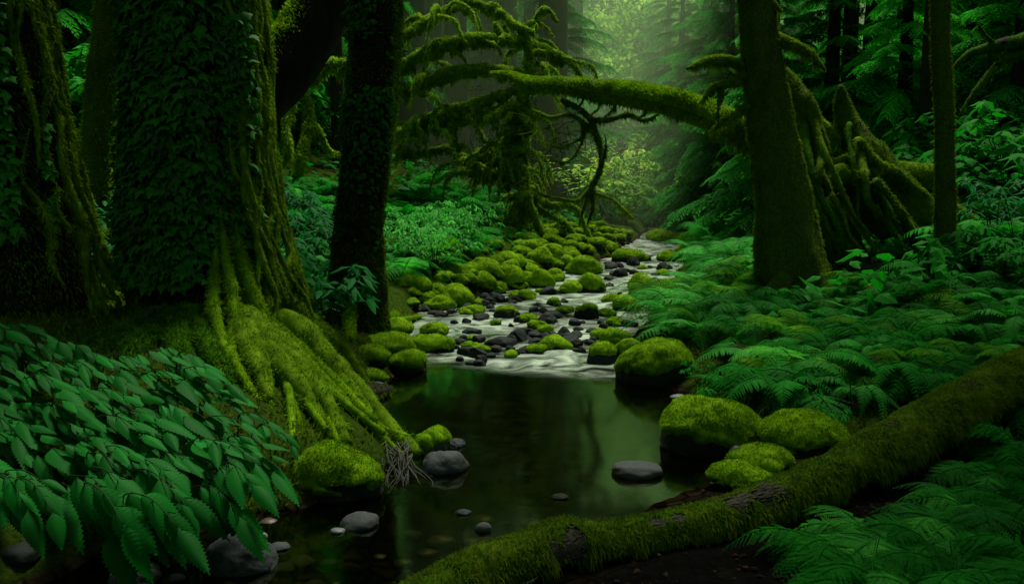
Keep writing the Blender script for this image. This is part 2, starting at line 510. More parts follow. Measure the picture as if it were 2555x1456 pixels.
def watermat():
    m, nt, out = newmat('water')
    g = nt.nodes.new('ShaderNodeNewGeometry')
    am = N_(nt, 'ShaderNodeAttribute', attribute_name='milk')
    # clear, still water: what lies below, tinted, under a green-tinted mirror
    tr = nt.nodes.new('ShaderNodeBsdfTransparent'); tr.inputs[0].default_value = (.36, .38, .20, 1)
    gl = N_(nt, 'ShaderNodeBsdfGlossy', Roughness=.09); gl.inputs[0].default_value = (.75, 1, .66, 1)  # tint stands in for a greener reflected scene
    fr = N_(nt, 'ShaderNodeFresnel', IOR=1.62)
    mp = N_(nt, 'ShaderNodeMapping'); mp.inputs['Scale'].default_value = (5, 1.6, 1)
    nt.links.new(g.outputs['Position'], mp.inputs['Vector'])
    rn = noise(nt, 1.0, 2, .5, mp.outputs[0])
    b = N_(nt, 'ShaderNodeBump', Strength=.05, Distance=.03); nt.links.new(rn, b.inputs['Height'])
    nt.links.new(b.outputs[0], gl.inputs['Normal']); nt.links.new(b.outputs[0], fr.inputs['Normal'])
    clear = nt.nodes.new('ShaderNodeMixShader')
    nt.links.new(fr.outputs[0], clear.inputs[0]); nt.links.new(tr.outputs[0], clear.inputs[1]); nt.links.new(gl.outputs[0], clear.inputs[2])
    # silky white water of the riffle
    mp2 = N_(nt, 'ShaderNodeMapping'); mp2.inputs['Scale'].default_value = (1.0, 1.5, 1); mp2.inputs['Rotation'].default_value = (0, 0, .5)
    nt.links.new(g.outputs['Position'], mp2.inputs['Vector'])
    n = noise(nt, 1.9, 5, .6, mp2.outputs[0], 1.4)
    streak = ramp(nt, n, [(.37, (.03, .03, .03)), (.50, (.4, .4, .4)), (.62, (1, 1, 1))])
    milk = math_(nt, 'MULTIPLY', am.outputs['Fac'], streak, True)
    p = N_(nt, 'ShaderNodeBsdfPrincipled', Roughness=.3)
    p.inputs['Base Color'].default_value = (.38, .48, .39, 1)
    mx = nt.nodes.new('ShaderNodeMixShader')
    nt.links.new(milk, mx.inputs[0]); nt.links.new(clear.outputs[0], mx.inputs[1]); nt.links.new(p.outputs[0], mx.inputs[2])
    nt.links.new(mx.outputs[0], out.inputs[0])
    return m


M['ground'] = groundmat()
M['water'] = watermat()

# ------------------------------------------------------------------ ground and water
def build_ground():
    n = 330
    u = np.linspace(-1, 1, n)
    k = 5.2
    X = np.sinh(u * k) / math.sinh(k) * 170
    Y = 6 + np.sinh(u * k) / math.sinh(k) * 170
    gx, gy = np.meshgrid(X, Y, indexing='ij')
    z = H(gx, gy)
    V = np.stack([gx, gy, z], -1).reshape(-1, 3)
    i, j = np.meshgrid(np.arange(n - 1), np.arange(n - 1), indexing='ij')
    Q = np.stack([i * n + j, (i + 1) * n + j, (i + 1) * n + j + 1, i * n + j + 1], -1).reshape(-1, 4)
    sh = np.clip(.5 + .5 * (z - wl(gy) - .02) / .3, 0, 1).ravel()
    g = Geo().add(V, None, Q)
    o = g.build('ground', M['ground'], extra={'shore': sh, 'mossy': (1 - (gx > 0) * (1 - sm(gy, 3.9, 4.9)) * 1.0).ravel()})
    tag(o, kind='structure')
    # water: a strip that follows the channel and laps under both banks
    ys = np.concatenate([np.linspace(-1.5, 6, 40), np.linspace(6.1, 26, 260), np.linspace(26.5, 44, 30)])
    m = 70
    V, mk = [], []
    for y in ys:
        a, b = xl(y) - .45, xr(y) + .45
        xs = np.linspace(a, b, m)
        V.append(np.stack([xs, np.full(m, y), np.full(m, wl(y))], -1))
    V = np.concatenate(V)
    e = V[:, 1] + .33 * V[:, 0] - .12 * fbm(V * 2.0, 2)
    milk = sm(e, 6.75, 7.35)
    V[:, 2] += milk * (.022 * fbm(V * np.array([2.6, 2.6, 0]), 3) + .02 * fbm(V * np.array([7, 7, 0]), 2))
    i, j = np.meshgrid(np.arange(len(ys) - 1), np.arange(m - 1), indexing='ij')
    Q = np.stack([i * m + j, i * m + j + 1, (i + 1) * m + j + 1, (i + 1) * m + j], -1).reshape(-1, 4)
    w = Geo().add(V, None, Q).build('water', M['water'], extra={'milk': milk})
    tag(w, kind='structure')


build_ground()

# ------------------------------------------------------------------ small templates
def leaf_tpl(seg=9, width=.36, serr=.05, fold=.10, droop=.25, pleat=.0, cord=.35):
    """pointed leaf of length 1 along +Y, normal +Z, saw-toothed edge"""
    t = np.linspace(0, 1, seg)
    prof = np.sin(PI * np.clip(t, 0, 1) ** (1 - cord)) ** .75 * (1 - .45 * t)
    prof = prof / prof.max() * width
    prof[0] = .01; prof[-1] = 0.0
    tooth = np.where(np.arange(seg) % 2 == 0, -serr, serr) * (prof > .02)
    V, Q = [], []
    cols = (-1, -.5, 0, .5, 1)
    for k in range(seg):
        for c in cols:
            w = prof[k] + (tooth[k] if abs(c) == 1 else 0)
            x = c * w
            y = t[k] + (.03 * abs(c) if abs(c) == 1 else 0) + (tooth[k] * .5 if abs(c) == 1 else 0) + .06 * abs(c) * (1 - t[k])
            z = -droop * t[k] ** 2 - fold * abs(c) * (abs(c)) * prof[k] / width + pleat * (1 if k % 2 else -1) * (abs(c) == .5)
            V.append((x, y, z))
    nc = len(cols)
    for k in range(seg - 1):
        for c in range(nc - 1):
            a = k * nc + c
            Q.append((a, a + 1, a + nc + 1, a + nc))
    return np.array(V), np.zeros((0, 3), int), np.array(Q)


def simple_leaf(width=.3, droop=.2):
    V = np.array([(0, 0, 0), (-width, .38, -.05), (width, .38, -.05), (0, .42, .03), (-width * .6, .75, -.1 - droop * .4), (width * .6, .75, -.1 - droop * .4), (0, .76, -.03 - droop * .4), (0, 1.08, -droop)])
    T = np.array([(0, 3, 1), (0, 2, 3), (4, 6, 7), (6, 5, 7)])
    Q = np.array([(1, 3, 6, 4), (3, 2, 5, 6)])
    return V, T, Q


def ivy_leaf():
    V = np.array([(0, 0, 0), (-.28, .02, -.04), (-.42, .3, -.08), (-.2, .5, -.02), (0, 1.0, -.14), (.2, .5, -.02), (.42, .3, -.08), (.28, .02, -.04), (0, .4, .05)])
    T = np.array([(8, 0, 1), (8, 1, 2), (8, 2, 3), (8, 3, 4), (8, 4, 5), (8, 5, 6), (8, 6, 7), (8, 7, 0)])
    return V, T, np.zeros((0, 4), int)


SLEAF = simple_leaf()
NLEAF = simple_leaf(.17, .3)
IVY = ivy_leaf()
QUADL = (np.array([(-.2, 0, 0), (.2, 0, 0), (.26, .6, .03), (-.26, .6, .03), (0, 1, -.05)]), np.array([(3, 2, 4)]), np.array([(0, 1, 2, 3)]))
NEEDLE = (np.array([(-.09, 0, 0), (.09, 0, 0), (.10, .6, -.02), (-.10, .6, -.02), (0, 1, -.08)]), np.array([(3, 2, 4)]), np.array([(0, 1, 2, 3)]))


def to_tpl(g):
    V, T, Q, R = g.arrays()
    return V, T, Q, (R - .5)


def frond_tpl(seed, pairs=20, arch=.55, rise=.55, width=.24, bip=True, droopw=.25):
    """one fern frond of length about 1 running out along +Y"""
    r = np.random.default_rng(seed)
    t = np.linspace(0, 1, 24)
    y = t * (1 - .12 * t); z = rise * t - (rise + arch) * t ** 2.1 * .75
    x = .05 * np.sin(t * 3 + r.random() * 6)
    C = np.stack([x, y, z], -1)
    g = Geo()
    tb = tube(C, [.008, .006, .002], 4, 12, 0)
    g.merge(tb)
    tt = np.linspace(.12, .985, pairs)
    P = np.stack([np.interp(tt, t, C[:, k]) for k in range(3)], -1)
    tg = unit(np.stack([np.interp(tt, t, np.gradient(C[:, k])) for k in range(3)], -1))
    ln = width * np.sin(PI * (tt * .86 + .12)) ** .7 * (1 - .55 * tt) * 1.5
    ln = np.maximum(ln, .02)
    for sgn in (-1, 1):
        side = np.array([sgn, 0, 0.0])
        nrm = unit(np.cross(side[None], tg) * sgn)
        d = unit(side[None] + tg * .45 - np.array([0, 0, droopw]) + r.normal(0, .07, (pairs, 3)))
        if not bip:
            o = P
            inst(g, PINNA, o, d, nrm, ln, .5 + r.normal(0, .12, pairs))
        else:
            for k in range(pairs):
                m = max(4, int(11 * ln[k] / (width * 1.2)) + 4)
                s = np.linspace(.08, 1, m)
                cur = P[k] + d[k] * (s * ln[k])[:, None] - np.array([0, 0, 1.0]) * (droopw * .35 * ln[k] * s ** 2)[:, None]
                for sg2 in (-1, 1):
                    lat = unit(np.cross(d[k], nrm[k])) * sg2
                    dd = unit(lat[None] + d[k] * .75 - nrm[k] * .12 + r.normal(0, .1, (m, 3)))
                    inst(g, NEEDLEW, cur, dd, np.repeat(nrm[k][None], m, 0), ln[k] * .135 * (1 - .6 * s) + .006, .5 + r.normal(0, .15) + r.normal(0, .06, m))
    return g


PINNA = (np.array([(-.06, 0, 0), (.06, 0, 0), (.085, .25, .01), (-.085, .25, .01), (.06, .65, -.03), (-.06, .65, -.03), (0, 1, -.1)]),
         np.array([(5, 4, 6)]), np.array([(0, 1, 2, 3), (3, 2, 4, 5)]))
NEEDLEW = (np.array([(-.16, 0, 0), (.16, 0, 0), (.20, .5, 0), (-.20, .5, 0), (0, 1, -.06)]), np.array([(3, 2, 4)]), np.array([(0, 1, 2, 3)]))

FROND_BI = [frond_tpl(s, 20, a, ri, w, True) for s, a, ri, w in ((1, .6, .6, .22), (2, .85, .75, .19), (3, .45, .5, .25), (4, 1.0, .9, .19))]
FROND_SW = [frond_tpl(s, 30, a, ri, w, False) for s, a, ri, w in ((5, .6, .65, .17), (6, .9, .8, .15), (7, .4, .5, .18))]


def fern_geo(kind, seed, nf=10, bias=0.0):
    """whole fern, fronds about 1 long, crown at the origin"""
    r = np.random.default_rng(seed)
    g = Geo()
    src = FROND_BI if kind == 'bi' else FROND_SW
    for k in range(nf):
        a = 2 * PI * (k + r.random() * .7) / nf
        lean = r.uniform(.05, .95)
        d = np.array([[math.cos(a), math.sin(a), lean * .6]])
        n = np.array([[-math.cos(a) * lean * .6, -math.sin(a) * lean * .6, 1.0]])
        inst(g, to_tpl(src[int(r.integers(len(src)))]), np.array([[0, 0, .02]]), d, n, [r.uniform(.65, 1.1)], [.5 + r.normal(0, .15)])
    return g


FERN_GEO = {('bi', k): fern_geo('bi', 30 + k, 9 + k % 3) for k in range(4)}
FERN_GEO.update({('sw', k): fern_geo('sw', 50 + k, 11 + k % 3) for k in range(3)})
_mesh_cache = {}


def fern_mesh(kind, k, mat):
    key = (kind, k, mat)
    if key not in _mesh_cache:
        _mesh_cache[key] = FERN_GEO[(kind, k)].mesh('fern', M[mat], False)
    return _mesh_cache[key]


def place_fern(p, size, kind, k, mat, label, group, tilt=(0, 0), name='fern', rz=None):
    o = bpy.data.objects.new(name, fern_mesh(kind, k, mat)); COL.objects.link(o)
    o.location = [float(c) for c in p]
    o.rotation_euler = (tilt[0], tilt[1], rng.uniform(0, 2 * PI) if rz is None else rz)
    s = float(size); o.scale = (s, s, s * rng.uniform(.75, 1.5))
    tag(o, label, 'fern', group)
    return o


def poly_samples(poly, n, mind=0.0):
    poly = np.asarray(poly, float)
    lo, hi = poly.min(0), poly.max(0)
    res = []
    tries = 0
    while len(res) < n and tries < n * 200:
        tries += 1
        p = lo + rng.random(2) * (hi - lo)
        ins = False; j = len(poly) - 1
        for i in range(len(poly)):
            if (poly[i, 1] > p[1]) != (poly[j, 1] > p[1]) and p[0] < (poly[j, 0] - poly[i, 0]) * (p[1] - poly[i, 1]) / (poly[j, 1] - poly[i, 1]) + poly[i, 0]:
                ins = not ins
            j = i
        if ins and all((p[0] - q[0]) ** 2 + (p[1] - q[1]) ** 2 > mind ** 2 for q in res): res.append(p)
    return res


# ------------------------------------------------------------------ rocks
import bmesh


def _ico(s):
    bm = bmesh.new(); bmesh.ops.create_icosphere(bm, subdivisions=s, radius=1)
    V = np.array([v.co[:] for v in bm.verts]); T = np.array([[v.index for v in f.verts] for f in bm.faces])
    bm.free(); return V, T


ICO = {s: _ico(s) for s in (2, 3, 4, 5)}


def rock_geo(c, half, seed, lumps=.22, facet=0.0, sub=4, zc=0.0):
    V, T = ICO[sub]
    r = np.random.default_rng(seed)
    R = 1 + lumps * fbm(V * 1.1 + seed * 7.31, 2) + lumps * .35 * fbm(V * 3.2 + seed * 3.7, 3)
    P = V * R[:, None]
    if facet > 0:
        for k in range(9):
            n = unit(r.normal(0, 1, 3)); d = r.uniform(.42, .85) if facet > .6 else r.uniform(.55, .9)
            s = P @ n
            P = P - np.maximum(s - d, 0)[:, None] * n * facet
        P = P + .03 * fbm(V * 6 + seed, 2)[:, None] * V
    a = r.uniform(-.5, .5)
    P = P @ np.array([[math.cos(a), math.sin(a) * .6, 0], [-math.sin(a) * .6, math.cos(a), 0], [0, 0, 1]])
    ext = P.max(0) - P.min(0); P = (P - (P.max(0) + P.min(0)) / 2) / (ext / 2)
    # blunt underside so that the stone is widest low down
    P[:, 2] = np.where(P[:, 2] < 0, P[:, 2] * .6, P[:, 2])
    P = P * np.asarray(half) + np.asarray(c)
    return Geo().add(P, T, None, .5)


def normals(V, T):
    n = np.cross(V[T[:, 1]] - V[T[:, 0]], V[T[:, 2]] - V[T[:, 0]])
    vn = np.zeros_like(V)
    for k in range(3): np.add.at(vn, T[:, k], n)
    return unit(vn)


def moss_cap(g, amount, thick, nbl, blen, bwid, seed):
    """shell over the upward faces of g plus standing tufts"""
    V, T = g.alltris()
    vn = normals(V, T)
    zr = (V[:, 2] - V[:, 2].min()) / max(np.ptp(V[:, 2]), 1e-6)
    s = vn[:, 2] * .55 + zr * .9 + .35 * fbm(V * (1.2 / max(np.ptp(V[:, 0]), .02)) * 2.2 + seed, 3) - (1.25 - amount)
    a = sm(s, 0, .22)
    P = V + vn * (thick * (a * 1.15 - .15) + thick * .5 * a * fbm(V * (7 / max(np.ptp(V[:, 0]), .05)) + seed, 2))[:, None]
    keep = (a[T] > .001).any(1)
    out = Geo().add(P, T[keep], None, .35 + .3 * a)
    if keep.sum() == 0: return None
    sub = Geo().add(P, T[(a[T] > .5).all(1)], None)
    if len(sub.t) and len(sub.t[0]): fuzz(sub, nbl, blen, bwid, g=out, up=.35, droop=.3, jit=.45)
    return out


NROCK = [0]


def boulder(px, pyb, wpx, hpx, moss, label, group=None, facet=.25, mat='rock_wet', mmat='moss', lumps=.3, bank=False, cat='boulder', name='boulder', dep=.8, under=False):
    NROCK[0] += 1; seed = NROCK[0] * 1.37
    q = gp(px, pyb)
    q[2] = max(q[2], float(wl(q[1])))
    if H(q[0], q[1]) < wl(q[1]): q = wp(px, pyb)
    dist = np.linalg.norm(q - CAM) * .99
    w = wpx / F * dist
    tan = (1.5 - q[2]) / q[1]
    h = max(hpx / F * dist - dep * .5 * w * math.sin(math.atan(tan)) * .9, .22 * w)
    c = q + np.array([q[0] / q[1], 1, 0]) * (w * dep * .46)
    c[2] = q[2] + .1 * h
    npx = wpx * .4
    sub = 5 if npx > 60 else 4 if npx > 16 else 3 if npx > 7 else 2
    g = rock_geo(c, (w / 2, w * dep / 2, h * .9), int(seed * 100), lumps, facet, sub)
    if moss > 0 and npx > 9 and lumps >= .27:
        for _ in range(int(rng.integers(1, 4))):
            a_ = rng.uniform(0, 2 * PI); f_ = rng.uniform(.35, .62)
            c2 = c + np.array([math.cos(a_) * w * .34, math.sin(a_) * w * dep * .34, -h * .1])
            g.merge(rock_geo(c2, (w * f_ / 2, w * dep * f_ / 2, h * rng.uniform(.5, .85)), int(seed * 100) + 7 + _, lumps, facet, max(sub - 1, 2)))
    root = thing(name, label, cat, (c[0], c[1], q[2]), group)
    g.build('rock', M[mat], root, smooth=facet < .5 or npx > 30)
    if moss > 0:
        px1 = dist / (F * .4)
        n = int(np.clip(npx * npx * .9, 40, 9000))
        mg = moss_cap(g, moss, max(.05 * w, .012) if w < .3 else .02 + .02 * w, n, max(.014, 1.8 * px1), max(.0026, .32 * px1), seed)
        if mg: mg.build('moss', M[mmat], root)
    return root


BL = [  # px, base y, width, height, moss, label, kwargs
    (1630, 966, 190, 116, .85, 'large domed mossy boulder with black wet foot at the far right pool edge', dict(lumps=.16)),
    (1572, 905, 78, 60, .95, 'small mossy hump pressed against the back of the large domed pool boulder', {}),
    (1500, 910, 76, 56, .8, 'round mossy boulder half sunk at the far end of the pool, beside the riffle', dict(lumps=.14)),
    (1535, 868, 76, 46, 1.0, 'mossy boulder behind the round one at the lower end of the riffle', {}),
    (1778, 1142, 268, 142, .8, 'widest mossy boulder in the pool, flat topped with a dark dripping face', dict(lumps=.15, dep=.7)),
    (1992, 1142, 200, 98, .9, 'smooth mossy boulder on the bank between the widest pool boulder and the log', dict(lumps=.14)),
    (1895, 1192, 150, 70, .95, 'lumpy mossy boulder tucked behind the middle of the foreground log', dict(lumps=.3)),
    (1856, 1222, 168, 58, .95, 'low mossy boulder touching the foreground log by its grey bark patch', dict(lumps=.25)),
    (1833, 1138, 32, 26, 0, 'small pale pebble lying at the foot of the widest mossy boulder', dict(mat='rock_pale', cat='pebble', name='pebble', lumps=.1)),
    (1588, 1196, 125, 40, 0, 'flat pitted slate grey stone alone in the bright part of the pool', dict(mat='rock_grey', cat='stone', name='river_stone', lumps=.24, facet=.35)),
    (1690, 996, 38, 9, 0, 'thin pale stone breaking the water below the large domed boulder', dict(mat='rock_pale', cat='stone', name='river_stone')),
    (962, 896, 130, 62, .95, 'upper mossy hump of the cluster at the left end of the riffle', dict(lumps=.3)),
    (925, 918, 92, 50, .95, 'lower left mossy hump of the cluster, by the roots of the huge tree', dict(lumps=.25)),
    (1012, 932, 108, 56, .75, 'front mossy boulder of the left cluster with a dark wet foot in the pool', dict(lumps=.2)),
    (1075, 882, 108, 44, .9, 'long mossy rock at the left of the riffle, behind the left cluster', dict(lumps=.3)),
    (1087, 836, 66, 30, .7, 'mossy topped rock in the white water nearest the left shore', {}),
    (985, 838, 92, 40, .95, 'mossy rock at the foot of the dark straight trunk, above the left cluster', dict(lumps=.25)),
    (930, 952, 76, 30, 1.05, 'oval mossy cushion on the left pool edge', dict(lumps=.12)),
    (934, 975, 76, 22, 0, 'wet grey slab under the oval mossy cushion', dict(mat='rock_grey', cat='stone', name='river_stone')),
    (1076, 1132, 92, 66, .8, 'mossy peaked rock beside the root tips of the huge tree', dict(lumps=.3, facet=.5, mat='rock_grey')),
    (1130, 1120, 62, 24, 0, 'wedge of bare grey rock leaning on the mossy peaked rock', dict(mat='rock_grey', facet=.6, cat='stone', name='river_stone')),
    (1112, 1186, 118, 62, 0, 'smooth rounded grey stone in the pool in front of the mossy peaked rock', dict(mat='rock_grey', lumps=.24, facet=.35, cat='stone', name='river_stone')),
    (810, 1268, 300, 130, .85, 'big mossy mound under the roots of the huge tree, black where it meets the water', dict(lumps=.22, dep=.6)),
    (603, 1442, 170, 98, 0, 'large pale grey smooth boulder in the shallow water at the bottom', dict(mat='rock_grey', lumps=.24, facet=.35)),
    (895, 1326, 96, 40, 0, 'flat veined grey stone in the dark shallows below the mossy mound', dict(mat='rock_grey', lumps=.24, facet=.35, cat='stone', name='river_stone')),
    (645, 1346, 44, 18, 0, 'small pale stone right behind the large pale boulder', dict(mat='rock_pale', cat='pebble', name='pebble')),
    (842, 1332, 36, 14, 0, 'small pale stone just left of the flat veined stone', dict(mat='rock_pale', cat='pebble', name='pebble')),
    (697, 1376, 52, 20, 0, 'bluish grey flat pebble right of the large pale boulder', dict(mat='rock_grey', cat='pebble', name='pebble')),
    (470, 1408, 66, 17, 0, 'low bluish stone left of the large pale boulder', dict(mat='rock_grey', cat='pebble', name='pebble')),
    (340, 1470, 112, 58, 0, 'rounded brownish grey stone cut by the bottom edge', dict(mat='rock_grey', cat='stone', name='river_stone')),
    (440, 1455, 40, 16, 0, 'small dark pebble between the two rounded stones at the bottom edge', dict(mat='rock_grey', cat='pebble', name='pebble')),
    (30, 1430, 130, 62, 0, 'dark flat stone in the bottom corner under the big leaves', dict(mat='rock_wet', cat='stone', name='river_stone')),
    (1155, 1286, 42, 15, 0, 'thin dark stone lying out in the middle of the pool', dict(mat='rock_grey', cat='pebble', name='pebble')),
    (1205, 1330, 40, 24, 0, 'egg shaped blue grey pebble in the pool near the log', dict(mat='rock_grey', cat='pebble', name='pebble', lumps=.1)),
    (1395, 1250, 44, 12, 0, 'dark stone just breaking the surface behind the log', dict(mat='rock_wet', cat='pebble', name='pebble')),
    # upstream
    (1050, 736, 56, 40, .95, 'tall mossy rock under the feathery bush on the left shore', dict(lumps=.2)),
    (1058, 762, 64, 30, .9, 'low mossy rock in front of the tall one under the feathery bush', {}),
    (1136, 768, 88, 58, .9, 'knobbly mossy boulder right of the pair under the feathery bush', dict(lumps=.35)),
    (1205, 702, 108, 54, 1.0, 'broad mossy boulder at the head of the left bank heap', dict(lumps=.3)),
    (1197, 724, 80, 44, .95, 'round mossy boulder in front of the broad one of the left bank heap', {}),
    (1270, 714, 78, 52, .85, 'steep mossy boulder with a dark face at the right end of the left bank heap', {}),
    (1262, 668, 104, 38, 1.0, 'long mossy hump above the left bank heap', dict(lumps=.3)),
    (1352, 718, 62, 46, .95, 'lumpy mossy rock at the middle of the riffle head', dict(lumps=.35)),
    (1384, 702, 48, 30, .95, 'mossy rock behind the lumpy one at the riffle head', {}),
    (1458, 684, 88, 42, 1.0, 'wide moss cushion boulder at the centre of the stream', dict(lumps=.15)),
    (1423, 732, 54, 30, .95, 'small mossy cone in front of the wide moss cushion boulder', {}),
    (1474, 730, 74, 46, .85, 'dark faced mossy boulder right below the wide moss cushion', {}),
    (1604, 748, 80, 64, .85, 'pointed mossy boulder at the right side of the riffle', dict(lumps=.25, facet=.4)),
    (1567, 776, 74, 38, .9, 'low mossy rock in front of the pointed boulder', {}),
    (1464, 794, 58, 38, .5, 'dark rock with a thin moss crown midstream in the white water', dict(facet=.5)),
    (1259, 795, 62, 32, .3, 'blackish pyramid rock in the white water, left of midstream', dict(facet=.6)),
    (1380, 794, 48, 21, 0, 'smooth dark half round rock midstream', {}),
    (1317, 806, 52, 22, .5, 'small dark mossy rock below the blackish pyramid', dict(facet=.5)),
    (1315, 748, 46, 25, .9, 'small mossy rock above the blackish pyramid', {}),
    (1294, 852, 52, 34, 0, 'angular black rock at the lower lip of the riffle', dict(facet=.7)),
    (1247, 868, 88, 30, 0, 'long black rock at the lower lip of the riffle, left of the angular one', dict(facet=.6)),
    (1419, 868, 74, 32, 0, 'broken black rock at the lower lip of the riffle, right of midstream', dict(facet=.7)),
    (1288, 887, 20, 16, 0, 'single black tooth of rock standing in the last white water', dict(facet=.6)),
    (1177, 834, 52, 17, 0, 'low dark rock in the white water right of the nearest mossy topped rock', dict(facet=.5)),
    (1156, 853, 24, 19, 0, 'small dark rock at the left of the riffle lip', dict(facet=.5)),
    (1567, 656, 88, 32, .6, 'long half mossy rock across the upper stream', {}),
    (1677, 652, 62, 27, .85, 'mossy rock on the right side of the upper stream', {}),
    (1708, 608, 56, 27, 1.0, 'moss cushion highest up the right side of the stream', {}),
    (1708, 632, 46, 22, 1.0, 'moss cushion just below the highest one on the right side', {}),
    (1648, 602, 74, 28, 1.0, 'wide mossy rock in the far bend of the stream', {}),
    (1517, 624, 46, 20, 1.0, 'mossy rock left of the far bend of the stream', {}),
    (1350, 662, 62, 42, .95, 'sharp mossy boulder left of the wide moss cushion', dict(facet=.4)),
    (1390, 652, 42, 30, .95, 'sharp mossy boulder behind the left of the wide moss cushion', dict(facet=.4)),
    (1620, 640, 30, 8, 0, 'white washed stone in the upper stream', dict(mat='rock_pale', cat='stone', name='river_stone')),
]
for (px, py, w, h, mo, lab, kw) in BL: boulder(px, py, w, h, mo * (.84 if py > 860 else .95), lab, **kw)

# heap of mossy boulders along the left of the upper stream and past the bend
occ = [(b[0], b[1] - b[3] * .4, b[2] * .5) for b in BL]
for poly, n, g, lab in (([(1090, 690), (1130, 650), (1180, 610), (1330, 572), (1500, 568), (1570, 590), (1420, 660), (1330, 690), (1290, 725), (1160, 745)], 100, 'mossy boulders heaped left of the upper stream', 'mossy boulder in the heap left of the upper stream'),
                        ([(1570, 560), (1720, 560), (1760, 590), (1720, 640), (1700, 600)], 12, 'mossy boulders around the far bend', 'mossy boulder around the far bend of the stream'),
                        ([(1000, 700), (1060, 700), (1180, 760), (1080, 790), (1010, 780)], 10, 'mossy rocks on the left shore', 'low mossy rock on the left shore under the bush'),
                        ([(1640, 700), (1720, 690), (1700, 830), (1650, 830)], 7, 'mossy rocks on the right shore', 'mossy rock on the right shore under the pale ferns')):
    for p in poly_samples(poly, n, 17):
        if any((p[0] - a) ** 2 + (p[1] - b) ** 2 < (r * .75) ** 2 for a, b, r in occ): continue
        w = rng.uniform(30, 66) * (.7 + .5 * (p[1] - 560) / 150)
        boulder(p[0], p[1], w, w * rng.uniform(.36, .5), rng.uniform(.66, 1.02), lab, g, facet=rng.choice([.3, .65]), lumps=rng.uniform(.25, .5), bank=True)
# dark wet rocks breaking the riffle
poly = [(1050, 800), (1250, 745), (1500, 700), (1640, 640), (1670, 700), (1620, 780), (1560, 830), (1450, 880), (1200, 900), (1090, 880)]
for p in poly_samples(poly, 120, 15):
    if any((p[0] - a) ** 2 + (p[1] - b) ** 2 < (r * .9) ** 2 for a, b, r in occ): continue
    w = rng.uniform(14, 36) * (.7 + .5 * (p[1] - 640) / 240)
    if rng.random() < .25: w *= 1.5
    if rng.random() < .3:
        boulder(p[0], p[1], w * 1.3, w * rng.uniform(.5, .7), rng.uniform(.6, .9), 'small mossy topped rock standing in the riffle', 'mossy topped rocks in the riffle', facet=.5, dep=.9)
        continue
    boulder(p[0], p[1], w, w * rng.uniform(.35, .6), 0, 'dark wet rock breaking the white water of the riffle', 'dark wet rocks in the riffle', facet=.65, cat='rock', name='river_rock', dep=.9)
# dense lip and margins of small black cobbles
for poly, n in (([(1130, 900), (1290, 845), (1470, 830), (1500, 880), (1300, 880), (1180, 925)], 34), ([(1030, 770), (1120, 780), (1240, 740), (1330, 745), (1200, 775), (1040, 800)], 30),
                ([(1480, 680), (1540, 640), (1700, 660), (1640, 690), (1560, 700)], 10)):
    for p in poly_samples(poly, n, 9):
        w = rng.uniform(16, 40)
        boulder(p[0], p[1], w, w * rng.uniform(.35, .65), 0, 'small black cobble at the edge of the riffle', 'black cobbles at the riffle edges', facet=.65, cat='rock', name='cobble', dep=.9)
# stones on the bottom of the pool, just under the water
for p in poly_samples([(240, 1350), (900, 1290), (1200, 1200), (1560, 1240), (1330, 1290), (1000, 1440), (250, 1450)], 46, 30):
    q = wp(*p); s = rng.uniform(.03, .075)
    c = np.array([q[0], q[1] + .1, float(H(q[0], q[1] + .1)) + s * .15])
    NROCK[0] += 1
    o = rock_geo((0, 0, 0), (s, s * .8, s * .45), NROCK[0] * 31, .2, 0, 3).build('sunken_stone', M['rock_brown'] if rng.random() < .7 else M['rock_grey'])
    o.location = c
    tag(o, 'brown stone on the pool bottom seen through the water', 'stone', 'stones on the pool bottom')

# ------------------------------------------------------------------ trees
def surf(src, n, mask=None):
    V, T = src.alltris()
    a, b, c = V[T[:, 0]], V[T[:, 1]], V[T[:, 2]]
    nr = np.cross(b - a, c - a); ar = np.linalg.norm(nr, axis=1) + 1e-12
    nrm = nr / ar[:, None]; w = ar
    if mask is not None: w = w * np.clip(mask((a + b + c) / 3, nrm), 0, None)
    k = rng.choice(len(T), n, p=w / w.sum())
    r1, r2 = np.sqrt(rng.random(n)), rng.random(n)
    P = a[k] * (1 - r1)[:, None] + b[k] * (r1 * (1 - r2))[:, None] + c[k] * (r1 * r2)[:, None]
    return P, nrm[k]


CROWN = .2  # leaf density; the near crowns are added out of view for shade


def crown_geo(blobs, n, size, tpl=QUADL, flat=.5):
    g = Geo()
    for (c, r) in blobs:
        m = int(n * CROWN) // len(blobs)
        k = max(6, m // 60)
        cl = unit(rng.normal(0, 1, (k, 3))) * (rng.random(k) ** .4)[:, None]
        P = cl[rng.integers(0, k, m)] + rng.normal(0, .13, (m, 3)) * np.array([1, 1, .6])
        P = P * np.asarray(r) + np.asarray(c)
        d = rng.normal(0, 1, (m, 3)) - np.array([0, 0, .5]); nn = np.array([0, 0, 1.0]) + rng.normal(0, flat, (m, 3))
        inst(g, tpl, P, d, nn, size * rng.uniform(.6, 1.3, m), np.clip(.5 + .55 * vnoise(P * .9) + rng.normal(0, .06, m), 0, 1))
    return g


def ivy(trunk, n, size, mask, mat='leaf_ivy'):
    P, Nn = surf(trunk, n, mask)
    d = Nn * .45 + np.array([0, 0, -.9]) + rng.normal(0, .45, (n, 3))
    nn = Nn + np.array([0, 0, .5]) + rng.normal(0, .3, (n, 3))
    g = Geo()
    lift = (.02 + .06 * rng.random(n))[:, None] * (size / .07)
    depth = .5 + .5 * fbm(P * 4.5, 2)
    inst(g, IVY, P + Nn * lift * (.3 + depth[:, None]), d, nn, size * rng.uniform(.55, 1.25, n), np.clip(.15 + .6 * depth + rng.normal(0, .12, n), 0, 1))
    return g


